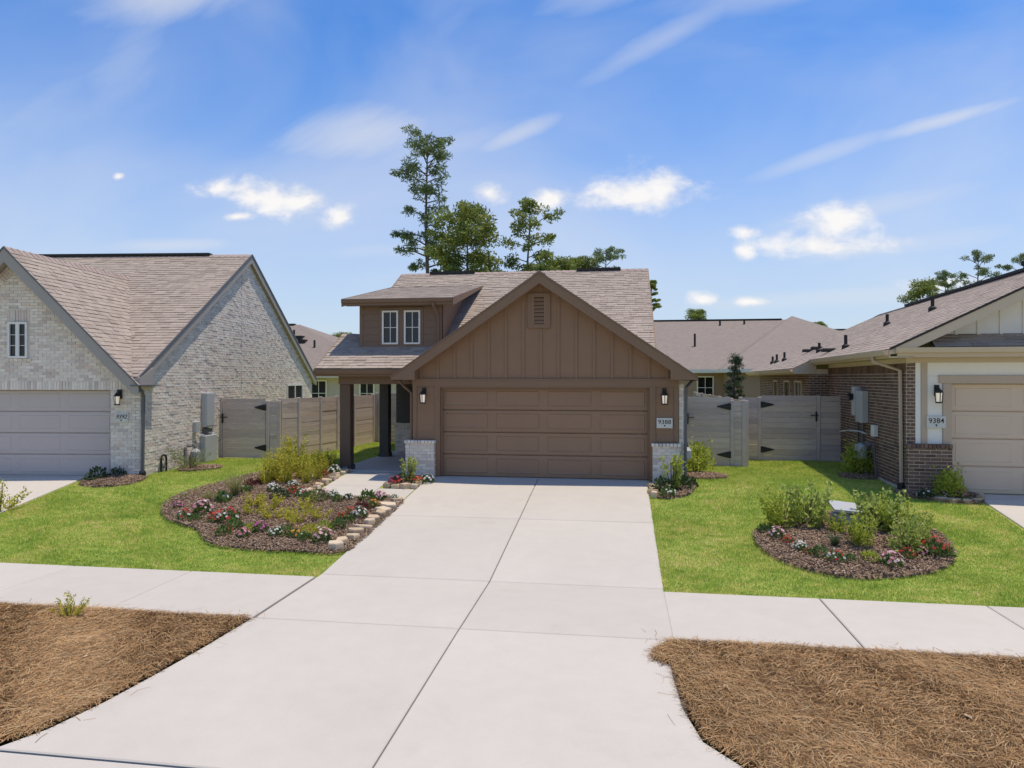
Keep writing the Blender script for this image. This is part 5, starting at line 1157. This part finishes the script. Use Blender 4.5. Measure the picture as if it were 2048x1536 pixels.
stone_edging([(-4.9, 14.22), (-4.6, 14.3)], 2, 'two tan stones at the walk corner beside the driveway', (.13, .08, .09))

# ------------------------------------------------------------------ houses behind
def far_house(name, label, x0, x1, y0, y1, eave, ridge, rx0, rx1, wallmat, wins, wing=None, over=.5, ry=None):
    T = Thing(name, label, 'house', ((x0 + x1) / 2, y0, 0)); ry = ry or (y0 + y1) / 2
    b = MB(); b.box(x0 + over, x1 - over, y0 + over, y1 - over, -.1, eave - .05); w = T.part('wall', b, wallmat)
    b = MB(); e = eave; b.slab([(x0, y0, e), (x1, y0, e), (rx1, ry, ridge), (rx0, ry, ridge)], .08); b.slab([(x0, y1, e), (rx0, ry, ridge), (rx1, ry, ridge), (x1, y1, e)], .08); b.slab([(x0, y0, e), (rx0, ry, ridge), (x0, y1, e)], .08); b.slab([(x1, y0, e), (x1, y1, e), (rx1, ry, ridge)], .08)
    r_ = T.part('roof', b, 'far_roof')
    b = MB(); b.box(x0 - .03, x1 + .03, y0 - .03, y0, e - .18, e + .01); b.box(x1, x1 + .03, y0, y1, e - .18, e + .01); b.box(x0 + .01, x1 - .01, y0 + .01, y1 - .01, e - .16, e - .12); T.part('fascia', b, 'white_board')
    b = MB(); b.box(rx0 + .3, rx1 - .3, ry - .15, ry + .15, ridge - .03, ridge + .06); T.part('ridge_vent', b, 'dark_vent', r_)
    if wing:
        (cx0, cx1, cy0, ax_, ay_, az_) = wing; b = MB(); b.slab([(cx0, cy0, e), (cx1, cy0, e), (ax_, ay_, az_)], .08); b.slab([(cx0, cy0, e), (ax_, ay_, az_), (cx0, ay_ + 3, e)], .08); b.slab([(cx1, cy0, e), (cx1, ay_ + 3, e), (ax_, ay_, az_)], .08); T.part('wing_roof', b, 'far_roof')
        b = MB(); b.box(cx0 + .4, cx1 - .4, cy0 + .4, y0 + over + .01, -.1, e - .05); T.part('wing_wall', b, wallmat); b = MB(); b.box(cx0 - .02, cx1 + .02, cy0 - .03, cy0, e - .18, e + .01); b.box(cx0 - .03, cx0, cy0, y0 + .5, e - .18, e + .01); T.part('fascia', b, 'white_board')
    for (a, c, z0, z1) in wins: window(T, a, c, y0 + over - .02, z0, z1, 'white_board', 2, 2, .07, mun=.03, glass='glass_dark')
    return T, r_
M['tan_brick_far'] = surf('tan_brick_far', [(.37, .265, .20)], .9, noise=(20, .25), noise2=(3, .15), stretch=(1, 1, 3))
M['white_brick_far'] = surf('white_brick_far', [(.52, .465, .42)], .9, noise=(20, .18), noise2=(3, .12), stretch=(1, 1, 3))
T, r_ = far_house('hip_roof_house', 'pale house with tan hip roof behind the left fence', -33, -11, 33.5, 45.7, 2.55, 5.5, -27, -18.7, 'white_brick_far', [(-15.5, -14.6, .9, 2.25), (-12.9, -12.1, .9, 2.25), (-18.5, -17.5, .9, 2.25)])
for (x, y, h) in ((-18.3, 38.0, .35), (-17.4, 37.2, .15), (-17.8, 37.7, .12), (-16.4, 36.5, .4)):
    z = 2.55 + (y - 33.5) * .484; b = MB(); b.lathe(x, y, [(.06, z - .1), (.06, z + h)], 8) if h > .2 else b.box(x - .2, x + .2, y - .2, y + .2, z - .1, z + .14); T.part('vent_pipe' if h > .2 else 'box_vent', b, 'dark_vent', r_)
T, r_ = far_house('hip_roof_house', 'tan brick house with large brown hip roof behind the right fence', -7, 16, 39, 55, 2.80, 6.05, 0, 10.4, 'tan_brick_far', [(4.1, 5.0, 1.2, 2.45), (1.5, 2.5, 1.2, 2.45)], (5.1, 16.2, 37.0, 10.6, 46.4, 6.22))
for (x, y, h) in ((4.3, 42.4, .75), (6.2, 46.0, .3), (7.7, 46.2, .3)):
    z = 2.8 + (y - 39) * .406; b = MB(); b.lathe(x, y, [(.06, z - .1), (.06, z + h)], 8); T.part('vent_pipe', b, 'dark_vent', r_)
far_house('hip_roof_house', 'distant brown roof just showing behind the right neighbour', 13, 34, 58, 72, 2.8, 6.55, 17, 29, 'tan_brick_far', [(18, 19.2, 1, 2.4)])
far_house('hip_roof_house', 'distant tan roof beyond the pale hip roof house at left', -44, -26, 72, 84, 2.8, 6.2, -39, -31, 'white_brick_far', [(-36, -35, 1, 2.4)])

# ------------------------------------------------------------------ trees
def leaf_cloud(centers, radii, per, size, flat=.7, seed=0, droop=0.0, asp=.38):
    """small leaf faces spread through clumps"""
    g = np.random.default_rng(seed); C = np.repeat(np.array(centers), per, 0); Rr = np.repeat(np.array(radii), per); n = len(C)
    d = g.normal(size=(n, 3)); d /= np.linalg.norm(d, axis=1)[:, None]; rad = Rr * g.uniform(.15, 1, n) ** .6
    P = C + d * rad[:, None] * np.array([1, 1, flat]); P[:, 2] -= droop * rad * g.uniform(0, 1, n)
    u = g.normal(size=(n, 3)) + d * .8; u /= np.linalg.norm(u, axis=1)[:, None]; w = np.cross(u, g.normal(size=(n, 3))); w /= np.linalg.norm(w, axis=1)[:, None] + 1e-9
    s = (size * g.uniform(.6, 1.35, n))[:, None]
    V = np.stack([P - u * s, P + w * s * asp, P + u * s, P - w * s * asp], 1).reshape(-1, 3); F = np.arange(4 * n).reshape(-1, 4)
    clump = np.repeat(g.uniform(0, 1, len(centers)), per)
    return V, F, np.clip(.55 * clump + .45 * g.uniform(0, 1, n), .01, .98)
def tree(name, label, x, y, ztop, zbase, halfw, kind, seed, mat):
    rnd = random.Random(seed); T = Thing(name, label, 'tree', (x, y, 0), group='trees rising behind the houses'); centers, radii = [], []; b = MB()
    H_ = ztop - zbase; lean = rnd.uniform(-.3, .3); tr = max(.07, ztop * .011)
    def trunk_at(z): t = z / ztop; return Vector((x + lean * t * t + .12 * math.sin(z * .35 + seed), y, z))
    zs = [ztop * i / 14 for i in range(15)]; b.tube([trunk_at(z) for z in zs], [tr * (1.15 - z / ztop * 1.02) for z in zs], 7)
    nl = {'tall': 54, 'thin': 14, 'dense': 48, 'loose': 46, 'umbrella': 22, 'pine': 30, 'young': 44}[kind]
    for i in range(nl):
        t = (i + rnd.random()) / nl; z0 = zbase + H_ * t; a = i * 2.4 + rnd.uniform(-.5, .5)
        if kind == 'tall': prof = (.95 if t < .25 else .62 if t < .38 else .55 if t < .5 else .82) * (1 if t < .8 else 1.5 - t * .9 + .15)
        elif kind == 'young': prof = 1.05 - t * .85
        elif kind == 'umbrella': prof = .5 + .5 * t
        elif kind == 'thin': prof = 1 - .5 * t
        else: prof = math.sqrt(max(.05, 1 - (t * 1.1 - .3) ** 2 / .8)) * (1.0 if t < .85 else .75)
        if kind in ('tall', 'loose', 'pine') and rnd.random() < .16: continue
        L_ = halfw * prof * rnd.uniform(.45, 1.15); rise = rnd.uniform(.05, .35) * L_ * (1 if t < .6 else 1.8); base = trunk_at(min(z0, ztop * .985)); tip = base + Vector((math.cos(a) * L_, math.sin(a) * L_, rise))
        if tip.z > ztop: tip.z = ztop - .1
        mid = (base + tip) / 2 + Vector((0, 0, .08 * L_)); b.tube([base, mid, tip], [tr * .32 * (1.05 - t * .6), tr * .2, tr * .08], 5)
        k = max(1, int(L_ / (halfw * .27)))
        for j in range(k):
            q = base.lerp(tip, .45 + .55 * (j + 1) / k) + Vector((rnd.uniform(-.2, .2), rnd.uniform(-.2, .2), rnd.uniform(-.1, .15))) * halfw * .5
            centers.append(tuple(q)); radii.append(halfw * rnd.uniform(.18, .32) * (1.35 if kind in ('dense', 'young') else .92 if kind != 'thin' else 1.4))
    for j in range(3): centers.append((x + lean + rnd.uniform(-.15, .15) * halfw, y, ztop - halfw * (.1 + .15 * j))); radii.append(halfw * .2)
    T.part('trunk', b, 'bark', smooth=True)
    per = {'dense': 160, 'young': 90}.get(kind, 98); size = .055 if kind == 'young' else max(.10, halfw * .056) * (1.3 if mat == 'pine' else 1)
    V, F, Q = leaf_cloud(centers, radii, per, size, .62, seed, 0.0, .36 if mat == 'oak' else .20); V -= np.array([x, y, 0])
    me = fast_mesh('crown', V, F, Q); me.materials.append(M[mat]); o = bpy.data.objects.new('crown', me); COL.objects.link(o); o.parent = T.root
for i, (k, x, y, zt, zb, hw, lab, nm) in enumerate([
    ('tall', -16.0, 58.3, 22.98, 11.6, 2.85, 'tallest pine with bare lower trunk and open crown behind the dormer', 'pine_tree'),
    ('thin', -15.4, 60.4, 14.85, 10.0, 0.75, 'slender young pine with thin trunk right beside the tallest pine', 'pine_tree'),
    ('dense', -11.5, 53.9, 15.37, 7.2, 2.75, 'dense bushy green tree right of the tallest pine', 'broadleaf_tree'),
    ('loose', -7.5, 56.5, 16.65, 7.8, 2.55, 'open-crowned tree left of the garage gable peak, second tallest', 'broadleaf_tree'),
    ('dense', -6.0, 61.8, 12.58, 8.0, 2.0, 'low dense tree just behind the garage gable peak', 'broadleaf_tree'),
    ('dense', -4.3, 70.2, 14.00, 9.0, 2.2, 'low dark tree over the roof ridge right of the gable peak', 'broadleaf_tree'),
    ('umbrella', -1.4, 70.6, 14.95, 11.0, 2.0, 'flat-topped tree over the right half of the brown roof ridge', 'pine_tree'),
    ('dense', 29.7, 75.3, 11.74, 6.5, 1.9, 'leftmost rounded tree above the right neighbour roof', 'broadleaf_tree'),
    ('loose', 32.9, 77.8, 13.17, 7.0, 1.5, 'pointed open tree second from left above the right neighbour roof', 'pine_tree'),
    ('pine', 33.0, 71.8, 14.13, 6.8, 1.95, 'tallest pine above the right neighbour roof', 'pine_tree'),
    ('pine', 36.7, 72.3, 13.80, 7.0, 2.05, 'pine above the right neighbour roof at the right picture edge', 'pine_tree'),
    ('dense', 9.8, 97.6, 11.35, 7.5, 1.75, 'small round treetop over the brown hip roof ridge', 'broadleaf_tree'),
    ('dense', 26.0, 100.0, 9.75, 6.0, 1.25, 'tiny treetop right of the brown hip roof peak', 'broadleaf_tree'),
    ('dense', -36.2, 90.6, 8.27, 4.0, 1.7, 'far treetop just left of the dormer wall', 'broadleaf_tree'),
    ('dense', -38.5, 91.2, 8.00, 4.0, 1.0, 'far smaller treetop over the left tan roof', 'broadleaf_tree'),
    ('loose', 3.0, 73.3, 12.21, 9.0, .85, 'tree tip peeking past the right end of the brown roof', 'broadleaf_tree'),
    ('young', 4.5, 29.5, 3.20, .8, 0.56, 'young evergreen standing behind the right gates', 'evergreen_tree')]):
    tree(nm, lab, x, y, zt, zb, hw, k, 100 + i, 'oak' if nm == 'broadleaf_tree' else 'pine' if nm == 'pine_tree' else 'dark_leaf')

# ------------------------------------------------------------------ plants
def mesh_from(parts, mat):
    V, F, Q = [], [], []; n = 0
    for v, f, q in parts: V.append(v); F.append(f + n); Q.append(q); n += len(v)
    me = fast_mesh('leaves', np.concatenate(V), np.concatenate(F), np.concatenate(Q)); me.materials.append(M[mat]); return me
def leaves_dome(g, n, r, h, size, up=.5, shell=.35, lift=.0, narrow=.42):
    t = g.uniform(0, math.tau, n); c = g.uniform(0, 1, n); s = np.sqrt(1 - c * c); k = g.uniform(shell, 1, n) ** .5
    d = np.stack([np.cos(t) * s, np.sin(t) * s, c], 1); P = d * np.array([r, r, h]) * k[:, None]; P[:, 2] += lift
    u = d + np.array([0, 0, up]) + g.normal(size=(n, 3)) * .45; u /= np.linalg.norm(u, axis=1)[:, None]; w = np.cross(u, g.normal(size=(n, 3))); w /= np.linalg.norm(w, axis=1)[:, None] + 1e-9
    s_ = (size * g.uniform(.6, 1.3, n))[:, None]
    V = np.stack([P - u * s_ * .6, P + w * s_ * narrow, P + u * s_, P - w * s_ * narrow], 1).reshape(-1, 3); return V, np.arange(4 * n).reshape(-1, 4), np.clip(g.uniform(0, 1, n), .01, .98)
def leaves_spikes(g, nst, r, h, per, size, splay=.25):
    """upright stems set with leaves"""
    Vs = []
    for i in range(nst):
        a = g.uniform(0, math.tau); rr = r * math.sqrt(g.uniform(0, 1)); base = np.array([math.cos(a) * rr * .5, math.sin(a) * rr * .5, 0]); top = np.array([math.cos(a) * (rr + splay * r), math.sin(a) * (rr + splay * r), h * g.uniform(.6, 1.05)])
        t = g.uniform(.12, 1, per); P = base + (top - base) * t[:, None] + g.normal(size=(per, 3)) * .018
        u = g.normal(size=(per, 3)) * .6 + np.array([0, 0, .8]); u[:, 0] += np.cos(a) * .3; u[:, 1] += np.sin(a) * .3; u /= np.linalg.norm(u, axis=1)[:, None]; w = np.cross(u, g.normal(size=(per, 3))); w /= np.linalg.norm(w, axis=1)[:, None] + 1e-9; s_ = (size * g.uniform(.6, 1.3, per))[:, None]
        Vs.append(np.stack([P - u * s_ * .5, P + w * s_ * .36, P + u * s_, P - w * s_ * .36], 1).reshape(-1, 3))
    V = np.concatenate(Vs); n = len(V) // 4; return V, np.arange(4 * n).reshape(-1, 4), np.clip(g.uniform(0, 1, n), .01, .98)
def blades(g, n, r, h, w=.006, arch=.5):
    a = g.uniform(0, math.tau, n); L_ = h * g.uniform(.6, 1.1, n); out = r * g.uniform(.3, 1.2, n); V = []
    for t in (0, .5, 1): 
        x = np.cos(a) * out * t ** 1.6 ; y = np.sin(a) * out * t ** 1.6; z = L_ * (t - arch * .45 * t * t); ww = w * (1 - t * .8)
        V += [np.stack([x - np.sin(a) * ww, y + np.cos(a) * ww, z], 1), np.stack([x + np.sin(a) * ww, y - np.cos(a) * ww, z], 1)]
    V = np.stack(V, 1).reshape(-1, 3); F = (np.arange(n)[:, None, None] * 6 + np.array([[0, 1, 3, 2], [2, 3, 5, 4]])[None]).reshape(-1, 4); return V, F, np.repeat(np.clip(g.uniform(0, 1, n), .01, .98), 2)
def blossoms(g, n, r, h, size, lift=.02):
    """five-petalled blossoms over a dome"""
    V, F = [], []; k = 0
    for i in range(n):
        t = g.uniform(0, math.tau); c = g.uniform(.25, 1); s = math.sqrt(1 - c * c); d = np.array([math.cos(t) * s, math.sin(t) * s, c]); p = d * np.array([r, r, h]) * g.uniform(.93, 1.1) + np.array([0, 0, lift])
        u = np.cross(d, [.3, .5, .2]); u /= np.linalg.norm(u); w = np.cross(d, u); sz = size * g.uniform(.75, 1.25)
        for q in range(5):
            a0 = q * 1.2566 + i; e0 = u * math.cos(a0 - .5) + w * math.sin(a0 - .5); e1 = u * math.cos(a0) + w * math.sin(a0); e2 = u * math.cos(a0 + .5) + w * math.sin(a0 + .5)
            V += [p, p + e0 * sz * .75 + d * sz * .15, p + e1 * sz * 1.05 + d * sz * .05, p + e2 * sz * .75 + d * sz * .15]; F.append((k, k + 1, k + 2, k + 3)); k += 4
    return np.array(V), np.array(F), np.repeat(np.clip(g.uniform(0, 1, n), .01, .98), 5)
G = np.random.default_rng(33)
FLOWER = {'red': [('petal_red', 26)], 'white': [('petal_white', 30)], 'pink': [('petal_pink', 26)], 'pinkwhite': [('petal_blush', 24), ('petal_pink', 10)], 'redwhite': [('petal_red', 18), ('petal_white', 14)], 'redgreen': [('petal_red', 9)],
          'magenta': [('petal_magenta', 26)], 'orange': [('petal_orange', 22)], 'pinkdot': [('petal_magenta', 12), ('petal_pink', 10)], 'redpurple': [('petal_purple', 14), ('petal_red', 16)], 'redorange': [('petal_red', 18), ('petal_orange', 6)], 'whitegreen': [('petal_white', 10)], 'darkwhite': [('petal_white', 9)]}
DESC = {'red': 'red flowering bedding plant', 'white': 'white flowering bedding plant', 'pink': 'pink flowering bedding plant', 'pinkwhite': 'blush and pink flowering plant', 'redwhite': 'red and white flowering plants', 'redgreen': 'green plant with few red blooms', 'magenta': 'magenta flowering plant', 'orange': 'orange and yellow flowering plant', 'pinkdot': 'small bright pink flowering plant',
        'redpurple': 'purple-red leafy flowering clump', 'redorange': 'red and orange flowers', 'whitegreen': 'green clump with few white blooms', 'darkwhite': 'dark clump with few white flowers', 'gold': 'golden yellow foliage plant', 'goldgreen': 'yellow-green leafy plant', 'goldsmall': 'small sparse yellow-green plant', 'green': 'low green leafy plant', 'darkgreen': 'low dark green clump', 'darkshrub': 'rounded dark green shrub', 'darkred': 'dark red leafy plant',
        'olive': 'olive green clump', 'broadleaf': 'broad-leaved deep green plant', 'tuft': 'thin tan-green ornamental grass tuft', 'darktuft': 'dark green spiky tuft', 'golden': 'upright golden shrub', 'goldgreentall': 'tall yellow-green shrub', 'variegated': 'variegated pale green shrub', 'bigdark': 'large dense green shrub', 'goldbush': 'yellow-green bushy shrub', 'olivebush': 'pale olive green shrub', 'upright': 'upright bright green stems', 'goldsapling': 'small yellow-green sapling'}
def proto(kind, g):
    """returns [(part name, mesh)]"""
    if kind in FLOWER:
        fm = {'redpurple': 'red_leaf', 'darkwhite': 'dark_leaf'}.get(kind, 'green_leaf'); out = [('foliage', mesh_from([leaves_dome(g, 170, .125, .155, .030, .4)], fm))]
        for m_, n in FLOWER[kind]: out.append(('blossoms', mesh_from([blossoms(g, int(n * 1.35), .13, .165, .0195)], m_)))
        return out
    if kind in ('gold', 'goldgreen'): return [('foliage', mesh_from([leaves_dome(g, 200, .15, .2, .034, .6)], 'gold_leaf' if kind == 'gold' else 'goldgreen_leaf'))]
    if kind == 'goldsmall': return [('foliage', mesh_from([leaves_spikes(g, 14, .14, .25, 20, .030, .5)], 'gold_leaf'))]
    if kind in ('green', 'darkgreen', 'olive', 'darkred'): return [('foliage', mesh_from([leaves_dome(g, 190, .15, .19, .036, .6)], {'green': 'green_leaf', 'darkgreen': 'dark_leaf', 'olive': 'olive_leaf', 'darkred': 'red_leaf'}[kind]))]
    if kind == 'darkshrub': return [('foliage', mesh_from([leaves_dome(g, 420, .21, .25, .03, .3, .25)], 'dark_leaf'))]
    if kind == 'broadleaf': return [('foliage', mesh_from([leaves_dome(g, 60, .17, .26, .09, .7, .2)], 'green_leaf')), ('blossoms', mesh_from([blossoms(g, 5, .12, .3, .03)], 'petal_white'))]
    if kind in ('tuft', 'darktuft'): return [('foliage', mesh_from([blades(g, 150, .2, .36, .005)], 'tuft_leaf' if kind == 'tuft' else 'dark_leaf'))]
    stems = MB()
    def st(n, r, h):
        for i in range(n):
            a = g.uniform(0, 6.28); q = r * g.uniform(.2, .9); stems.tube([(math.cos(a) * q * .3, math.sin(a) * q * .3, -.03), (math.cos(a) * q, math.sin(a) * q, h * g.uniform(.6, .9))], [.008, .003], 4, False)
        me = make_mesh('stem', stems.v, stems.f, stems.r); me.materials.append(M['stem']); return ('stem', me)
    if kind == 'golden': return [('foliage', mesh_from([leaves_spikes(g, 26, .22, .80, 52, .034, .42), leaves_dome(g, 160, .18, .42, .036, .6, .1)], 'gold_leaf')), st(10, .2, .7)]
    if kind == 'goldgreentall': return [('foliage', mesh_from([leaves_spikes(g, 20, .27, .72, 40, .044, .3), leaves_dome(g, 220, .24, .48, .044, .5, .1)], 'goldgreen_leaf')), st(8, .22, .6)]
    if kind == 'variegated': return [('foliage', mesh_from([leaves_spikes(g, 18, .26, .66, 34, .048, .25), leaves_dome(g, 280, .26, .50, .048, .4, .1, .03)], 'varieg_leaf')), st(8, .2, .55)]
    if kind == 'bigdark': return [('foliage', mesh_from([leaves_dome(g, 620, .34, .60, .048, .35, .1), leaves_spikes(g, 16, .34, .76, 26, .044, .15)], 'varieg_leaf')), st(9, .25, .6)]
    if kind == 'goldbush': return [('foliage', mesh_from([leaves_dome(g, 800, .25, .47, .036, .6, .15, .04), leaves_spikes(g, 18, .24, .56, 20, .032, .2)], 'goldgreen_leaf')), st(7, .18, .5)]
    if kind == 'olivebush': return [('foliage', mesh_from([leaves_spikes(g, 34, .32, .50, 26, .026, .5), leaves_dome(g, 160, .22, .3, .026, .5, .1)], 'olive_leaf')), st(8, .25, .45)]
    if kind == 'upright': return [('foliage', mesh_from([leaves_spikes(g, 7, .10, .52, 46, .036, .15)], 'goldgreen_leaf')), st(6, .12, .5)]
    if kind == 'goldsapling': return [('foliage', mesh_from([leaves_spikes(g, 12, .20, .30, 34, .028, .6), leaves_spikes(g, 3, .06, .44, 40, .022, .2), leaves_dome(g, 60, .15, .16, .03, .5)], 'gold_leaf')), st(5, .14, .36)]
PROTO = {}
WHERE = {'LF': 'in left flower bed front row', 'LM': 'on walk side of left flower bed', 'LC': 'in middle of left flower bed', 'LB': 'at lawn edge behind left flower bed', 'GS': 'in the golden clump before the porch post', 'LW': 'by walk stones near porch post', 'PL': 'by the left brick pier', 'PR': 'by the right brick pier',
         'RB': 'on front edge of right island bed', 'RS': 'inside right island bed', 'RN': 'under the right house lantern', 'BM': 'before the gate right of brown house', 'BR': 'by the gas meter of the brown brick house', 'LD': 'in the bed by the grey garage door', 'LL': 'against the pale brick wall below the meters', 'ST': 'growing in the pine straw left of the driveway', 'SE': 'beside the left driveway at the left picture edge'}
ORD = ['first', 'second', 'third', 'fourth', 'fifth', 'sixth', 'seventh', 'eighth', 'ninth', 'tenth', 'eleventh', 'twelfth', 'thirteenth', 'fourteenth', 'fifteenth', 'sixteenth', 'seventeenth', 'eighteenth', 'nineteenth', 'twentieth', 'twenty-first', 'twenty-second', 'twenty-third', 'twenty-fourth', 'twenty-fifth', 'twenty-sixth', 'twenty-seventh', 'twenty-eighth', 'twenty-ninth', 'thirtieth']
PLANTS=[
('SE','goldsapling',-12.15,12.35,1.35),
('LF','pinkdot',-8.67,12.93,0.70),
('LF','redwhite',-8.13,12.33,1.00),
('LF','pinkwhite',-7.97,12.67,1.20),
('LF','red',-7.44,12.22,1.10),
('LF','redwhite',-7.21,12.24,1.20),
('LF','redgreen',-6.87,11.54,1.00),
('LF','pink',-6.46,11.47,0.94),
('LF','magenta',-6.30,11.76,0.90),
('LF','white',-5.92,11.58,0.85),
('LF','orange',-5.56,11.57,0.90),
('LF','gold',-5.32,11.65,1.00),
('LF','pinkwhite',-4.96,11.37,1.02),
('LF','goldgreen',-5.18,11.93,0.90),
('LF','green',-5.01,12.12,0.90),
('LF','red',-5.14,12.63,0.80),
('LF','green',-4.95,12.47,0.80),
('LF','white',-4.85,12.79,0.85),
('LF','red',-5.08,12.95,0.68),
('LF','darkred',-4.98,13.26,0.80),
('LF','orange',-4.80,13.44,0.90),
('LF','green',-5.14,13.98,1.00),
('LF','pinkwhite',-4.88,14.04,1.00),
('LF','white',-4.57,14.04,0.59),
('LM','darkwhite',-5.53,13.95,0.90),
('LM','white',-5.89,14.02,0.90),
('LM','olive',-6.12,13.81,1.00),
('LM','pink',-6.15,14.15,0.80),
('LM','redwhite',-6.60,14.07,1.00),
('LM','red',-6.88,14.24,0.80),
('LM','darkshrub',-7.01,13.92,1.00),
('LM','white',-7.42,14.39,0.80),
('LM','white',-7.17,14.83,0.90),
('LC','goldsmall',-7.26,13.34,1.00),
('LC','goldsmall',-6.81,13.11,1.00),
('LC','goldsmall',-7.02,12.76,0.80),
('LC','goldsmall',-6.49,12.50,1.00),
('LC','goldsmall',-6.22,12.52,0.90),
('LC','goldsmall',-6.06,13.12,1.00),
('LC','goldsmall',-5.87,12.26,1.00),
('LB','tuft',-8.35,13.45,1.00),
('LB','broadleaf',-8.03,13.49,1.00),
('LB','tuft',-8.03,13.94,1.20),
('LB','darkred',-8.14,14.74,0.80),
('LB','darkred',-8.02,14.97,0.70),
('LB','white',-8.21,14.52,0.50),
('GS','golden',-7.92,15.34,0.70),
('GS','golden',-7.54,15.15,0.78),
('GS','golden',-7.83,16.17,0.94),
('GS','golden',-7.34,15.63,0.66),
('GS','golden',-7.37,16.21,0.70),
('GS','golden',-7.40,16.89,0.66),
('GS','golden',-7.49,17.69,0.55),
('LW','white',-7.07,15.65,0.80),
('LW','red',-6.93,15.95,0.80),
('LW','white',-6.81,16.26,1.10),
('LW','white',-6.75,16.79,0.60),
('PL','redpurple',-4.97,15.29,1.10),
('PL','upright',-4.73,15.49,1.00),
('PL','redorange',-4.52,15.42,1.00),
('PL','white',-4.32,15.62,1.00),
('PR','upright',1.10,15.38,1.43),
('PR','darkgreen',0.91,15.36,1.30),
('PR','darkgreen',1.29,15.52,1.30),
('PR','whitegreen',0.97,14.94,1.17),
('PR','darkgreen',1.48,15.83,1.04),
('RB','green',2.44,12.61,0.77),
('RB','pinkwhite',2.57,12.32,0.94),
('RB','red',2.70,12.04,0.77),
('RB','white',2.80,11.73,0.68),
('RB','redgreen',2.89,11.56,0.77),
('RB','redwhite',3.21,11.30,1.02),
('RB','pinkwhite',3.95,11.18,1.02),
('RB','red',4.29,11.50,0.77),
('RB','pink',4.55,11.65,0.77),
('RB','red',4.75,11.72,1.19),
('RS','goldgreentall',2.74,12.86,0.87),
('RS','variegated',3.19,12.96,0.96),
('RS','goldgreentall',3.58,12.57,0.59),
('RS','variegated',4.32,12.86,0.96),
('RS','goldgreentall',4.56,12.73,0.96),
('RS','bigdark',4.45,11.86,0.74),
('RS','darktuft',3.35,11.87,0.87),
('RS','goldgreentall',3.78,11.97,0.65),
('RN','goldbush',6.39,15.02,1.00),
('RN','darkwhite',5.91,14.95,0.90),
('RN','pinkwhite',6.25,14.95,0.90),
('RN','pink',6.52,14.95,1.10),
('BM','goldbush',1.87,18.01,1.30),
('BR','goldbush',5.68,18.13,1.15),
('LD','darkgreen',-11.92,14.75,1.20),
('LD','darkshrub',-11.64,15.06,0.90),
('LL','olivebush',-10.80,16.57,1.00),
('ST','goldsapling',-6.64,7.76,0.70),
('GS','golden',-7.91,14.98,0.55),
('GS','golden',-8.02,15.81,0.78),
('GS','golden',-7.03,15.19,0.47),
('GS','golden',-6.93,15.57,0.47),
('GS','golden',-7.03,16.38,0.55),
('LB','green',-7.96,14.26,0.80),
('LF','green',-6.84,11.87,0.80),
('LF','goldgreen',-6.48,11.74,0.70),
('LF','green',-5.80,11.70,0.80),
('LF','whitegreen',-5.31,11.44,0.90),
('LC','goldsmall',-5.55,12.59,0.80),
('LC','green',-7.27,12.61,0.70),
('LM','green',-6.35,13.87,0.80),
('LM','green',-5.70,13.78,0.70),
('LF','green',-7.86,12.24,0.70),
('RB','green',3.04,11.49,0.68),
('RB','green',3.42,11.32,0.59),
('RB','goldgreen',3.71,11.35,0.68),
('RB','green',4.89,11.67,0.68),
('RS','goldgreentall',3.46,13.09,0.39),
('RS','goldgreentall',4.89,12.58,0.61),
]#ADDED

def bearing(p): return math.atan2(p[2], p[3])
for row in WHERE:
    members = sorted([p for p in PLANTS if p[0] == row], key=bearing)
    for i, (rw, kind, x, y, s) in enumerate(members):
        lab = f"{DESC[kind]} {WHERE[row]}" + (f", {ORD[i]} from left" if len(members) > 1 else '')
        shrub = kind in ('golden', 'goldgreentall', 'variegated', 'bigdark', 'goldbush', 'olivebush', 'darkshrub'); nm = 'shrub' if shrub else 'flowering_plant' if kind in FLOWER else 'ornamental_grass' if 'tuft' in kind else 'sapling' if kind == 'goldsapling' else 'bedding_plant'
        lift = .06 if row in ('LF', 'LC', 'LM', 'RB', 'RS') else .03
        T = Thing(nm, lab, {'shrub': 'shrub', 'flowering_plant': 'flower', 'ornamental_grass': 'grass tuft', 'sapling': 'sapling', 'bedding_plant': 'plant'}[nm], (x, y, gz(y, x) + lift), group='plants in the beds')
        key = (kind, random.randrange(2))
        if key not in PROTO: PROTO[key] = proto(kind, G)
        rz_a = random.uniform(0, 6.28); sc = s * random.uniform(.92, 1.28)
        for pn, me in PROTO[key]:
            o = bpy.data.objects.new(pn, me); COL.objects.link(o); o.parent = T.root; o.rotation_euler = (random.uniform(-.06, .06), random.uniform(-.06, .06), rz_a); o.scale = (sc * 1.12, sc * 1.12, sc * random.uniform(.9, 1.1))

# small fallen leaves on the straw
for (x, y, lab) in ((.98, 6.9, 'pale dry leaf lying on the right pine straw near the driveway'), (-3.9 - 1.6, 6.65, 'pale scrap lying on the left pine straw'), (2.95, 6.6, 'small pale dry leaf in the middle of the right pine straw')):
    b = MB(); a = random.uniform(0, 6.28); z = gz(y, x) + .06; s = .05
    pts = [(0, -1, 0), (.45, -.2, .12), (.3, .5, .05), (0, 1, .2), (-.4, .4, .1), (-.42, -.3, .2)]
    vs = [(x + (p[0] * math.cos(a) - p[1] * math.sin(a)) * s, y + (p[0] * math.sin(a) + p[1] * math.cos(a)) * s, z + p[2] * s) for p in pts]; b.add(vs + [(x, y, z - .01)], [(6, i, (i + 1) % 6) for i in range(6)]); solo('dry_leaf', b, 'stone', lab, 'leaf', (x, y, z), group='dry leaves on the straw')
print('objects', len(bpy.data.objects))
